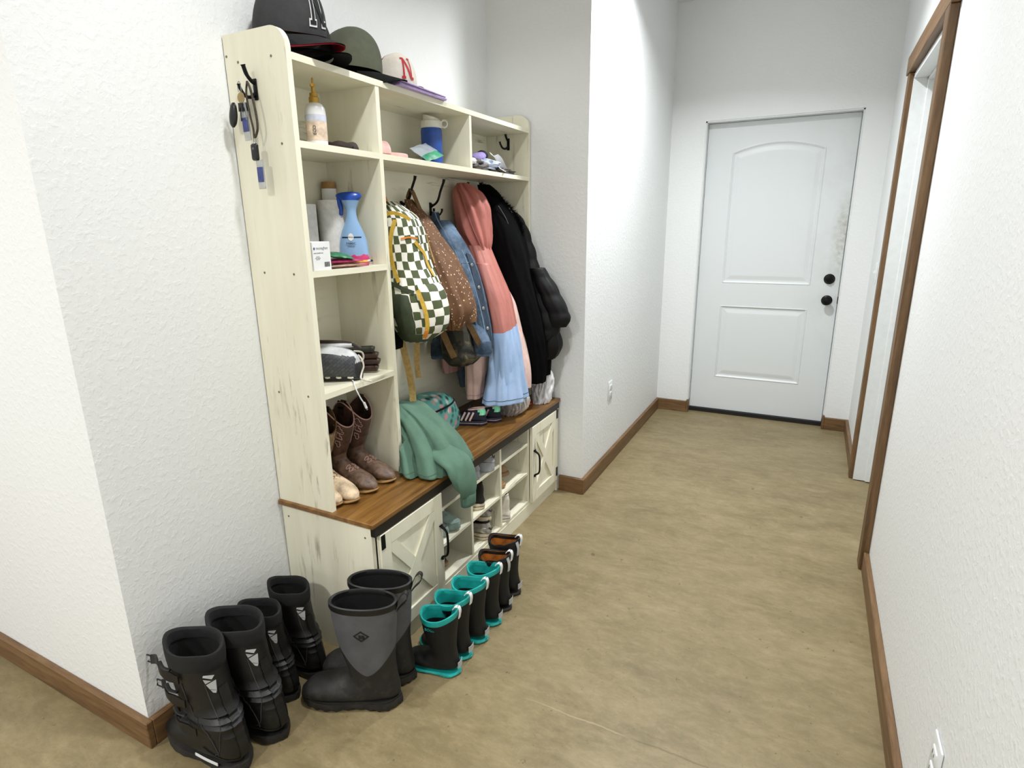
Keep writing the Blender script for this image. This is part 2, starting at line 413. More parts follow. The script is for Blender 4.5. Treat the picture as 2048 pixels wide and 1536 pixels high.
t = thing('light_switch', 'white wall switch on the right wall just beyond the brown door casing', 'switch', (XR, 3.30, 1.11), (0, 0, -PI/2))
obj('cover_plate', B(-.035, -.006, -.058, .035, 0, .058, bev=.003), M_plate, t); obj('toggle', B(-.005, -.016, -.002, .005, -.005, .014, bev=.001, seg=1), M_plate, t)

# ============================================================ hall tree
def cream(name, axis):
    g = N(name); v = g.coord()
    sc3 = {'z': (30, 30, 3.2), 'y': (30, 3.2, 30), 'x': (3.2, 30, 30)}[axis]
    vs = g.coord('Object', sc3)
    st = g.noise(vs, 1.0, 6, .68, .4); patch = g.noise(v, 3.4, 3, .5)
    m = g.n('ShaderNodeMath', operation='MULTIPLY'); g.l(g.ramp(st, [(.56, (0, 0, 0)), (.66, (1, 1, 1))]), m.inputs[0]); g.l(g.ramp(patch, [(.46, (0, 0, 0)), (.58, (.85, .85, .85))]), m.inputs[1])
    base = g.ramp(g.noise(vs, .6, 3), [(.3, (.885, .867, .775)), (.7, (.922, .908, .83))])
    c = g.mix(m.outputs[0], base, (.52, .49, .40)); return g.done(c, .5, g.bump(st, .08, .0006))
M_cz, M_cy = cream('distressed_cream_laminate_upright', 'z'), cream('distressed_cream_laminate_level', 'y')
M_ply = M_cz
def walnut():
    g = N('walnut_brown_bench_laminate'); vs = g.coord('Object', (22, 2.6, 22)); v = g.coord()
    n1 = g.noise(vs, 1.2, 6, .65, .8); n2 = g.noise(v, 7, 4, .6)
    c = g.ramp(n1, [(.25, '452B12'), (.45, '6B481F'), (.6, '86602E'), (.78, '9C7844')]); c = g.mix(g.ramp(n2, [(.4, (0, 0, 0)), (.7, (.6, .6, .6))]), c, '7A5526')
    return g.done(c, .36, g.bump(n1, .06, .0005))
M_walnut = walnut(); M_darkwood = plain('dark_brown_edge_band', '150E09', .45)
M_screw = plain('grey_screw_cap', (.42, .40, .36), .5)
T = thing('hall_tree', 'tall cream farmhouse hall tree with shelves, hooks, walnut bench and shoe cubbies', 'hall tree', (0, .52, 0))
def part(name, bm, mat, parent=T, **kw): return obj(name, bm, mat, parent, world=True, **kw)
Y0, Y1 = .522, 2.012
BZ = .521
TP, TOP, TSH = .018, 1.908, 1.843
def side(y0, y1):
    pts = [(.004, BZ), (.236, BZ)]; R = .055
    pts += [(.236-R+R*math.cos(a), TOP-R+R*math.sin(a)) for a in [PI/2*k/10 for k in range(11)]]
    pts += [(.004, TOP)]; bm = bmesh.new(); loft(bm, [[(x, y, z) for x, z in pts] for y in (y0, y1)]); return bm
part('side_panel', side(Y0, Y0+TP), M_cz, angle=50)
part('side_panel', side(Y1-TP, Y1), M_cz, angle=50)
YD1, YD2 = .873, 1.443
part('upright_divider', B(.005, YD1, BZ, .236, YD1+TP, TSH-.018), M_cz, smooth=False)
part('upright_divider', B(.005, YD2, 1.627, .236, YD2+.016, TSH-.018), M_cz, smooth=False)
part('shelf', B(.005, Y0+TP, TSH-.018, .238, Y1-TP, TSH), M_cy, smooth=False, label='top shelf with the caps')
part('shelf', B(.005, Y0+TP, 1.609, .236, YD1, 1.627), M_cy, smooth=False)
part('shelf', B(.005, YD1+TP, 1.609, .236, Y1-TP, 1.627), M_cy, smooth=False)
part('shelf', B(.005, Y0+TP, 1.258, .236, YD1, 1.276), M_cy, smooth=False)
part('shelf', B(.005, Y0+TP, .890, .236, YD1, .908), M_cy, smooth=False)
bm = bmesh.new(); z = BZ; k = 0
for zz in (BZ, .72, .955, 1.19, 1.425, 1.609): pass
zs = [BZ, .70, .93, 1.16, 1.39, 1.62, TSH]
for a, b in zip(zs, zs[1:]): box(bm, .001, Y0+.002, a, .0052, Y1-.002, b-.003)
box(bm, .0008, Y0+.002, BZ, .0042, Y1-.002, TSH)
part('back_panel', bm, M_cy, smooth=False)
# lower cabinet
part('bench_top', B(.003, .512, BZ-.017, .406, 2.016, BZ, bev=.002, seg=1), M_walnut, smooth=False)
part('bench_apron', B(.384, .526, .470, .402, 2.008, BZ-.017), M_darkwood, smooth=False)
part('cabinet_side', B(.004, .526, 0, .386, .542, BZ-.017), M_cz, smooth=False)
part('cabinet_side', B(.004, 1.990, 0, .398, 2.006, BZ-.017), M_cz, smooth=False)
for y in (.892, 1.118, 1.370, 1.655): part('cubby_divider', B(.006, y, .082, .386, y+.014, BZ-.017), M_cz, smooth=False)
for z in (.236, .388): part('cubby_shelf', B(.006, .906, z-.012, .384, 1.655, z), M_cy, smooth=False)
part('cabinet_floor', B(.004, .542, .066, .386, 1.990, .082), M_cy, smooth=False)
part('kick_board', B(.372, .542, 0, .388, 1.990, .066), M_cy, smooth=False)
part('cabinet_back', B(.002, .528, 0, .006, 2.004, BZ-.017), M_cy, smooth=False)
def barn_door(ya, yb, hinge_y, handle_y, hs):
    za, zb = .070, .466; bm = bmesh.new()
    box(bm, .388, ya, za, .396, yb, zb)
    d = part('door', bm, M_cz, smooth=False)
    st = .05; bm = bmesh.new(); xf, xb = .404, .3955
    box(bm, xb, ya, za, xf, ya+st, zb, .0015, 1); box(bm, xb, yb-st, za, xf, yb, zb, .0015, 1)
    box(bm, xb, ya+st, zb-st, xf, yb-st, zb, .0015, 1); box(bm, xb, ya+st, za, xf, yb-st, za+st, .0015, 1)
    obj('door_frame', bm, M_cz, d, smooth=False, world=True)
    A0, A1, C0, C1 = ya+st, yb-st, za+st, zb-st; wd = .02; bm = bmesh.new()
    for (p, q) in (((A0, C0), (A1, C1)), ((A0, C1), (A1, C0))):
        v = Vector((q[0]-p[0], q[1]-p[1])).normalized(); nx, nz = -v.y*wd, v.x*wd
        # clipped parallelogram so the brace ends on the frame
        def clip(poly):
            def cut(pl, f_, lim, sgn, ax):
                o = []
                for i in range(len(pl)):
                    a, b = pl[i], pl[(i+1) % len(pl)]; ia = sgn*(a[ax]-lim) >= 0; ib = sgn*(b[ax]-lim) >= 0
                    if ia: o.append(a)
                    if ia != ib:
                        t = (lim-a[ax])/(b[ax]-a[ax]); o.append((a[0]+(b[0]-a[0])*t, a[1]+(b[1]-a[1])*t))
                return o
            for ax, lim, sg in ((0, A0, 1), (0, A1, -1), (1, C0, 1), (1, C1, -1)): poly = cut(poly, None, lim, sg, ax)
            return poly
        e = v*.1
        poly = clip([(p[0]+nx-e.x, p[1]+nz-e.y), (q[0]+nx+e.x, q[1]+nz+e.y), (q[0]-nx+e.x, q[1]-nz+e.y), (p[0]-nx-e.x, p[1]-nz-e.y)])
        prism(bm, poly, 'x', xb, xf-.0005-(.0004 if q[1] < p[1] else 0))
    obj('x_brace', bm, M_cz, d, smooth=False, world=True)
    for z in hs: obj('hinge_plate', B(.4035, hinge_y-.009, z-.024, .4065, hinge_y+.009, z+.024), M_black, d, smooth=False, world=True)
    hy = handle_y; bm = bmesh.new()
    tube(bm, [(.405, hy, .345), (.411, hy, .338), (.430, hy, .322), (.434, hy, .28), (.430, hy, .232), (.411, hy, .216), (.405, hy, .209)], [.009, .006, .005, .0045, .0045, .0045, .0045, .0045, .0045, .005, .006, .009], 10, smooth=24)
    obj('handle', bm, M_black, d, world=True)
barn_door(.546, .889, .557, .872, (.440,))
barn_door(1.672, 1.988, 1.976, 1.690, (.445, .120))
# hooks
def big_hook(y, name='coat_hook'):
    bm = bmesh.new()
    box(bm, .005, y-.008, 1.445, .009, y+.008, 1.50, .003)
    tube(bm, [(.008, y, 1.49), (.02, y, 1.487), (.045, y, 1.505), (.062, y, 1.545), (.078, y, 1.578), (.082, y, 1.592)], [.006, .005, .005, .005, .006, .0075], 10, smooth=20)
    for s in (-1, 1):
        tube(bm, [(.008, y, 1.462), (.02, y+s*.008, 1.448), (.035, y+s*.022, 1.447), (.044, y+s*.030, 1.462), (.045, y+s*.031, 1.474)], [.005, .004, .004, .005, .006], 8, smooth=14)
    bmesh.ops.create_uvsphere(bm, u_segments=12, v_segments=8, radius=.009, matrix=Matrix.Translation((.012, y, 1.487)))
    part(name, bm, M_black)
for y in (1.07, 1.275, 1.48, 1.68, 1.87): big_hook(y)
def side_hook(M):
    # local: wall in plane y=0, projecting to -y
    bm = bmesh.new()
    box(bm, -.007, -.004, -.03, .007, 0, .024, .002)
    tube(bm, [(0, -.002, .012), (0, -.012, .016), (0, -.026, .03), (0, -.034, .052)], [.005, .005, .0055, .007], 10, smooth=14)
    tube(bm, [(0, -.003, -.012), (-.008, -.010, -.022), (-.022, -.018, -.02), (-.032, -.024, -.002), (-.034, -.026, .010)], [.005, .0045, .0045, .006], 10, smooth=16)
    bmesh.ops.transform(bm, matrix=M, verts=bm.verts); part('key_hook', bm, M_black)
side_hook(Matrix.Translation((.112, Y0, 1.765)))
side_hook(Matrix.Translation((.128, Y1-TP, 1.785)))
for y, x, z in [(Y0, .012, 1.855), (Y0, .055, 1.836), (Y0, .182, 1.836), (Y0, .188, 1.62), (Y0, .06, 1.27), (Y0, .18, 1.268), (Y0, .06, .9), (Y0, .185, .9), (.526, .03, .46), (.526, .36, .46)]:
    k = bmesh.new(); lathe(k, [(.0035, 0), (.0035, .0008), (.002, .0009)], 12); bmesh.ops.transform(k, matrix=Matrix.Translation((x, y, z)) @ Matrix.Rotation(PI/2, 4, 'X'), verts=k.verts)
    part('screw_cap', k, M_screw)
# ============================================================ footwear builders
def foot_loft(secs, rows=46, seg=28, p=2.3, open_top=True, lining=None, wave=None, y0=0):
    """secs: (front x, front z, back x, back z, half width) from the opening down to the toe"""
    S = catmull(secs, rows); rings = []
    for k, (fx, fz, bx, bz, w) in enumerate(S):
        F, Bk = Vector((fx, 0, fz)), Vector((bx, 0, bz)); m = (F+Bk)/2; h = (F-Bk)/2; rg = []
        for i in range(seg):
            a = 2*PI*i/seg; ca, sa = math.cos(a), math.sin(a)
            ca = math.copysign(abs(ca)**(2/p), ca); sa = math.copysign(abs(sa)**(2/p), sa)
            q = m+h*ca+Vector((0, y0+max(w, .001)*sa, 0))
            if wave:
                fal = max(0, 1-k/(rows*.3)); q.z += wave(a)*fal
            rg.append(q)
        rings.append(rg)
    return rings
def inner(rings, n, sx=.93, dz=0):
    out = []
    for rg in rings[:n]:
        c = sum(rg, Vector())/len(rg); out.append([c+(q-c)*sx for q in rg])
    return out
def sole_outline(L, wb, wf, n=44, x0=0, toe=.55):
    """footprint: rounded heel, waist, ball, toe"""
    pts = []
    for i in range(n):
        a = 2*PI*i/n; x = (1-math.cos(a))/2; t = x
        hw = (math.sin(min(1, t/.16)*PI/2)**.8*wb if t < .16 else wb+(wf-wb)*max(0, min(1, (t-.3)/.35))**1.4*1.0)
        if t > .66: hw = wf*max(0, 1-((t-.66)/.34)**2.2)**toe
        pts.append((x0+t*L, math.copysign(hw, math.sin(a)) if abs(math.sin(a)) > 1e-6 else 0))
    return pts
def sole(L, wb, wf, h, x0=0, toe=.55, lug=0, rock=.012, n=44, heel=0, flare=.0):
    bm = bmesh.new(); pts = sole_outline(L, wb, wf, n, x0, toe); cx = x0+L/2; rings = []
    for lv, (z, gr) in enumerate(((0, -.004), (.003, 0), (h*.6, .001), (h, -.001), (h, -.006))):
        rg = []
        for i, (x, y) in enumerate(pts):
            t = (x-x0)/L; lift = rock*max(0, (t-.72)/.28)**2
            k = 1+(gr/max(.02, math.hypot(x-cx, y)))
            lg = (lug if i % 2 else 0) if lv in (0, 1) else 0
            arch = heel*math.exp(-((t-.42)/.13)**2) if lv < 2 else 0
            rg.append((cx+(x-cx)*(k+flare*(lv < 3)), y*(k+flare*(lv < 3)), z+lift+lg+arch if lv < 3 else z+lift))
        rings.append(rg)
    loft(bm, rings); return bm

# ------------------------------------------------------------ winter pull-on boots, grey and black
M_neo = cloth('grey_neoprene', '515154', .8, .08, 20, 1400, .12)
M_rub = plain('black_boot_rubber', (.095, .093, .092), .52, var=.3, scale=18, bump=.25, bs=160)
M_mud = plain('muddy_black_rubber', (.13, .115, .10), .8, var=.45, scale=30, bump=.5, bs=200)
M_dark = cloth('black_lining_and_hollow_shade', (.015, .015, .017), .95, .2)
M_trimb = plain('black_collar_rubber', (.04, .04, .043), .5, bump=.1)
def muckmat():
    g = N('grey_neoprene_with_black_rubber_cover'); v = g.coord(); sep = g.n('ShaderNodeSeparateXYZ'); g.l(v, sep.inputs[0])
    def m(op, a, b=None, c=None):
        x = g.n('ShaderNodeMath', operation=op)
        for i, q in enumerate((a, b, c)):
            if q is None: continue
            if isinstance(q, (int, float)): x.inputs[i].default_value = q
            else: g.l(q, x.inputs[i])
        return x.outputs[0]
    e = m('POWER', m('ABSOLUTE', m('MULTIPLY', m('SUBTRACT', sep.outputs[0], .082), 10.5)), 1.5)
    up = m('GREATER_THAN', sep.outputs[2], m('MULTIPLY_ADD', e, .105, .128))
    n1 = g.noise(v, 18, 4); mud = g.noise(v, 26, 6, .75)
    blk = g.ramp(n1, [(.3, (.07, .068, .067)), (.7, (.12, .118, .115))])
    low = g.n('ShaderNodeMapRange'); low.inputs[1].default_value = .17; low.inputs[2].default_value = .03; g.l(sep.outputs[2], low.inputs[0])
    blk = g.mix(m('MULTIPLY', low.outputs[0], g.ramp(mud, [(.48, (0, 0, 0)), (.66, (.75, .75, .75))])), blk, (.30, .26, .22))
    nm = g.bump(g.noise(v, 300, 3), .25, .0008)
    return g.done(g.mix(up, blk, g.ramp(n1, [(.3, (.29, .29, .30)), (.7, (.34, .34, .355))])), .62, nm)
M_muckup = muckmat()
def muck(label, loc, rz):
    t = thing('winter_boot', label, 'boot', loc, (0, 0, rz), 'pair of grey and black tall boots')
    secs = [(.190, .352, -.006, .352, .051), (.187, .30, -.004, .30, .051), (.176, .22, .002, .225, .049), (.158, .15, .008, .16, .048), (.152, .118, .006, .105, .045), (.168, .104, .002, .04, .045),
            (.20, .094, .055, .022, .047), (.24, .082, .13, .020, .052), (.275, .068, .205, .020, .051), (.297, .05, .262, .022, .038), (.302, .036, .29, .024, .016)]
    R = foot_loft(secs, 130, 96, 2.2); bm = bmesh.new(); loft(bm, R, False, True)
    obj('boot_upper', bm, M_muckup, t)
    bm = bmesh.new(); loft(bm, inner(R, 66, .94)[::-1], True, False); bmesh.ops.reverse_faces(bm, faces=bm.faces); obj('lining', bm, M_dark, t)
    rg = R[0]; bm = bmesh.new(); lo = [q+Vector((0, 0, -.014)) for q in rg]; c = sum(rg, Vector())/len(rg)
    loft(bm, [[c+(q-c)*1.02+Vector((0, 0, -.016)) for q in rg], [c+(q-c)*1.035+Vector((0, 0, -.012)) for q in rg], [c+(q-c)*1.03+Vector((0, 0, .002)) for q in rg], [c+(q-c)*.98+Vector((0, 0, .005)) for q in rg], [c+(q-c)*.93+Vector((0, 0, .001)) for q in rg], [c+(q-c)*.925+Vector((0, 0, -.012)) for q in rg]], False, False)
    obj('collar', bm, M_trimb, t)
    bm = bmesh.new(); strip(bm, [(-.006, 0, .33), (-.012, 0, .35), (-.022, 0, .372), (-.034, 0, .384), (-.042, 0, .376), (-.036, 0, .355), (-.02, 0, .338), (-.008, 0, .322)], [(1, 0, .3), (1, 0, .3), (.8, 0, -.6), (0, 0, -1), (-1, 0, 0), (-.6, 0, .6), (-.5, 0, .8), (-.5, 0, .8)], .016, .001, 24)
    obj('pull_loop', bm, M_trimb, t)
    obj('sole', sole(.312, .046, .056, .026, -.006, .5, .007, .012, 56, .006), M_mud, t)
    bm = bmesh.new(); pr = sole_outline(.306, .045, .054, 44, -.003, .5); loft(bm, [[(x, y, z+.012*max(0, (x/.306-.72)/.28)**2) for x, y in pr] for z in (.024, .034)] , True, True); obj('foxing', bm, M_rub, t)
    # side emblem: dark diamond outline with a light centre
    sgn = 1
    for s in (1, -1):
        def P(a, b, off): # on the shaft side, a across, b up
            x, z = .088+a, .268+b; w_ = .0502*math.sqrt(max(0, 1-((x-.091)/.094)**2)); return (x, s*(w_+off), z)
        bm = bmesh.new()
        for sc_, off, in ((1, .0016),):
            q = [(-.024, 0), (0, .018), (.024, 0), (0, -.018)]; qi = [(a*.74, b*.74) for a, b in q]
            for i in range(4):
                a, b, c2, d = q[i], q[(i+1) % 4], qi[(i+1) % 4], qi[i]
                for k in range(4):
                    L_ = lambda u, v, m_: (u[0]+(v[0]-u[0])*m_, u[1]+(v[1]-u[1])*m_)
                    p1, p2, p3, p4 = L_(a, b, k/4), L_(a, b, (k+1)/4), L_(d, c2, (k+1)/4), L_(d, c2, k/4)
                    bm.faces.new([bm.verts.new(P(*p, off)) for p in (p1, p2, p3, p4)])
            for a, b in ((-.006, -.001), (.003, -.001)): bm.faces.new([bm.verts.new(P(a+p, b+q_, off)) for p, q_ in ((-.004, -.005), (.003, -.006), (.004, .005), (-.002, .006))])
        bmesh.ops.remove_doubles(bm, verts=bm.verts, dist=.0002); bmesh.ops.solidify(bm, geom=bm.faces, thickness=.001)
        obj('emblem', bm, M_trimb, t)
    return t
muck('tall grey and black rubber boot, front one of its pair, muddy treaded sole', (.540, .428, 0), math.radians(203))
muck('tall grey and black rubber boot, rear one of its pair, touching the cabinet corner', (.520, .527, 0), math.radians(201))

# ------------------------------------------------------------ black buckled riding boots
M_moto = plain('scuffed_black_leather', (.03, .029, .03), .5, var=.5, scale=22, bump=.5, bs=120)
M_motocuff = cloth('black_fabric_cuff', (.055, .055, .06), .9, .15, 20, 1000, .2)
M_greyseam = plain('grey_stitching', (.20, .20, .20), .8, bump=0)
M_whitelogo = plain('white_print', (.88, .88, .88), .5, var=.02, bump=0)
def moto(label, loc, rz, sc_=1, dusty=False, buckles=True):
    t = thing('riding_boot', label, 'boot', loc, (0, 0, rz), 'black riding boots against the wall', sc_)
    secs = [(.218, .350, .055, .345, .0565), (.218, .30, .055, .30, .0565), (.208, .22, .042, .22, .053), (.188, .155, .02, .16, .05), (.172, .125, .01, .11, .047), (.18, .108, .0, .05, .047),
            (.205, .098, .04, .026, .048), (.24, .085, .12, .024, .050), (.27, .070, .20, .024, .048), (.290, .052, .255, .026, .035), (.296, .040, .284, .028, .015)]
    wave = lambda a: .006*math.sin(3*a+1)+.010*max(0, math.cos(a-.6))**6
    R = foot_loft(secs, 54, 40, 2.3, wave=wave)
    # crinkle bands above the heel at the back of the shaft
    bm = bmesh.new(); R2 = []
    for k, rg in enumerate(R):
        z = sum(q.z for q in rg)/len(rg); c = sum(rg, Vector())/len(rg); amp = .0040*math.exp(-((z-.165)/.045)**2)*math.sin(z*330)
        R2.append([c+(q-c)*(1+amp/ .05)+(q-c).normalized()*.0012*noise.noise(q*30) for q in rg])
    loft(bm, R2, False, True); obj('boot_upper', bm, M_moto, t)
    obj('back_stay', ribbon(R2, [(.16, PI), (.3, PI), (.42, PI), (.52, PI)], .026, .0014, .0012), M_moto, t)
    for a0, a1 in ((PI*.80, PI*.62), (PI*.52, PI*.66)): obj('stitched_seam', ribbon(R2, [(.14, a0), (.28, a0), (.40, (a0+a1)/2), (.52, a1)], .0022, .0012, .0007), M_greyseam, t)
    obj('heel_counter', ribbon(R2, [(.535, PI*k/10) for k in range(5, 16)], .004, .0018, .0012, 40), M_moto, t)
    bm = bmesh.new(); loft(bm, inner(R, 28, .90)[::-1], True, False); bmesh.ops.reverse_faces(bm, faces=bm.faces); obj('lining', bm, M_dark, t)
    rg = R[0]; c = sum(rg, Vector())/len(rg); bm = bmesh.new()
    prof = [(.1, 1.0), (.095, 1.02), (.06, 1.035), (.03, 1.04), (.008, 1.035), (0, 1.01), (0, .95), (.008, .89), (.03, .87), (.06, .87)]
    loft(bm, [[c+(q-c)*s_2+Vector((0, 0, .006-dz*.5)) for q in rg] for dz, s_2 in prof], False, False); obj('cuff', bm, M_motocuff, t)
    obj('sole', sole(.304, .047, .053, .026, -.006, .5, .003, .012, 48, .010), M_mud if dusty else M_rub, t)
    # white wing shaped mark on the back of the shaft
    bm = bmesh.new()
    quad = [[(-.012, .034), (.014, .040), (.016, .034), (-.004, .024)], [(-.014, .022), (-.002, .020), (.016, .028), (.012, .014)], [(-.014, .019), (.011, .011), (.004, -.004), (-.012, -.012)], [(-.012, -.013), (.003, -.006), (-.002, -.016), (-.009, -.020)]]
    for q in quad:
        vs = []
        for a, b in q:
            th = PI-.50-a/.066; z = .262+b; cx_, h_, w_ = .130, .082, .055
            rr_ = 1.035; vs.append(bm.verts.new((cx_-.004+h_*rr_*math.cos(th), w_*rr_*math.sin(th), z)))
        bm.faces.new(vs)
    bmesh.ops.solidify(bm, geom=bm.faces, thickness=.0015); obj('emblem', bm, M_whitelogo, t)
    bm = bmesh.new()
    pts = [(.133+.089*1.07*math.cos(th), .0655*1.07*math.sin(th), .318) for th in [PI-1.0+k*.07 for k in range(13)]]
    if buckles:
        for i, (z, x, ln) in enumerate(((.285, .215, .075), (.215, .205, .055), (.135, .18, .03))):
            bm = bmesh.new(); strip(bm, [(x-.09, .062, z), (x-.03, .066, z+.004), (x+.012, .048, z+.008), (x+ln*.6, .034, z-.006), (x+ln, .03, z-.02)], [(0, 1, 0), (.2, 1, 0), (.7, .7, .2), (.5, .8, .2), (.5, .8, 0)], .024, .002, 18)
            o = obj('strap', bm, M_moto, t)
            x2, y2, z2 = x+ln, .03, z-.02; bm = bmesh.new()
            tube(bm, [(x2-.004, y2, z2+.012), (x2+.024, y2-.002, z2+.005), (x2+.028, y2-.002, z2-.016), (x2, y2, z2-.011)], .0022, 6, closed=True); obj('buckle', bm, M_rub, o)
        for z, x in ((.30, .19), (.235, .178), (.17, .16)):
            bm = bmesh.new(); tube(bm, [(x-.03, .058, z), (x-.005, .061, z), (x+.022, .052, z+.002)], .005, 8, smooth=10, flat=.5); obj('strap_lug', bm, M_rub, t)
    bm = bmesh.new(); strip(bm, [(.05, .047, .034), (.09, .0505, .036), (.13, .052, .038)], (0, 1, 0), .008, .001, 8)
    if dusty: obj('side_stripe', bm, M_whitelogo, t)
    else: bm.free()
    return t
moto('tall scuffed black riding boot nearest the baseboard corner, straps hanging open', (.309, .062, 0), math.radians(181), 1, True)
moto('tall black riding boot behind the front one with the open straps', (.326, .178, 0), math.radians(183), 1, False, False)
moto('shorter black riding boot between the tall one and the last one by the cabinet', (.245, .298, 0), math.radians(183), .82, False, False)
moto('short black riding boot closest to the end panel of the hall tree', (.250, .405, 0), math.radians(180), .85, False, False)

# ------------------------------------------------------------ children's rubber boots
M_kid = plain('black_neoprene_child_boot', (.018, .018, .02), .65, var=.3, scale=30, bump=.25, bs=260)
M_teal = plain('teal_rubber', '1A9E98', .45, var=.08, bump=.1)
M_orange = plain('orange_brown_lining', 'A8601A', .8, var=.25)
M_greyp = plain('grey_reflective_patch', (.72, .72, .72), .4, var=.05)
def kid(label, group, loc, rz, teal=True, sc_=1):
    t = thing('child_rain_boot', label, 'boot', loc, (0, 0, rz), group, sc_)
    secs = [(.122, .218, .0, .228, .047), (.12, .185, .0, .19, .046), (.110, .13, .006, .135, .041), (.098, .095, .008, .09, .036), (.094, .078, .004, .06, .034), (.104, .070, .0, .03, .034),
            (.125, .063, .035, .014, .035), (.150, .055, .08, .013, .039), (.172, .045, .13, .013, .037), (.186, .034, .165, .014, .028), (.190, .025, .183, .015, .011)]
    wave = lambda a: -.018*max(0, math.cos(a-PI*.42))**2-.018*max(0, math.cos(a+PI*.42))**2
    R = foot_loft(secs, 48, 40, 2.2, wave=wave); bm = bmesh.new(); loft(bm, R, False, True); obj('boot_upper', bm, M_kid, t)
    mt = M_teal if teal else M_trimb
    bm = bmesh.new(); loft(bm, inner(R, 24, .90)[::-1], True, False); bmesh.ops.reverse_faces(bm, faces=bm.faces)
    for fc in bm.faces:
        if fc.calc_center_median().z < .165: fc.material_index = 1  # shade deep in the boot hollow, put into the lining colour
    obj('lining', bm, [M_teal if teal else M_orange, M_dark], t)
    rg = R[0]; c = sum(rg, Vector())/len(rg); bm = bmesh.new()
    loft(bm, [[Vector((c.x+(q.x-c.x)*k, (q.y)*k, q.z+dz)) for q in rg] for k, dz in ((.99, -.016), (1.035, -.014), (1.05, -.004), (1.03, .003), (.96, .004), (.89, -.002), (.885, -.014))], False, False)
    obj('collar', bm, mt, t)
    obj('sole', sole(.200, .035, .040, .013, -.004, .5, .002, .007, 40, .003, .03), M_teal if teal else M_rub, t)
    bm = bmesh.new(); strip(bm, [(.012, 0, .236), (.004, 0, .247), (-.008, 0, .249), (-.013, 0, .235), (-.009, 0, .21)], [(1, 0, .2), (.5, 0, -1), (-.5, 0, -1), (-1, 0, 0), (-1, 0, 0)], .013, .0012, 18)
    obj('pull_loop', bm, M_whitelogo, t)
    bm = bmesh.new(); rings = []
    for z in (.030, .052):
        rings.append([(-.0035-.001*0+.034-.0385*math.cos(a)*1.02, .0385*math.sin(a), z) for a in (-.42, -.2, 0, .2, .42)])
    for i in range(4): bm.faces.new([bm.verts.new(p) for p in (rings[0][i], rings[0][i+1], rings[1][i+1], rings[1][i])])
    bmesh.ops.remove_doubles(bm, verts=bm.verts, dist=.0001); bmesh.ops.solidify(bm, geom=bm.faces, thickness=-.0012); obj('heel_patch', bm, M_greyp, t)
    if teal: text('logo', 'BOGS', .013, M_teal, t, frame((.075, .0455, .176), (-1, 0, 0), (0, 0, 1)), .0005)
    else:
        bm = bmesh.new(); strip(bm, [(.0, .014, .226), (-.006, .012, .20), (-.002, .01, .17)], (-1, .2, 0), .012, .0012, 8); obj('back_tab', bm, M_greyp, t)
    return t
G1, G2 = 'teal rimmed child boots', 'black child boots with orange lining'
kid('teal rimmed black child boot, nearest of four, right beside the grey boots', G1, (.636, .606, 0), math.radians(188))
kid('teal rimmed black child boot, second from the grey boots', G1, (.632, .683, 0), math.radians(180))
kid('teal rimmed black child boot, third from the grey boots', G1, (.640, .778, 0), math.radians(182))
kid('teal rimmed black child boot, farthest of four, next to the orange lined ones', G1, (.640, .878, 0), math.radians(180))
kid('black child boot with orange lining, standing right behind the last teal rimmed boot', G2, (.636, .968, 0), math.radians(180), False)
kid('black child boot with orange lining, farthest boot of the floor row', G2, (.625, 1.068, 0), math.radians(177), False, 1.04)

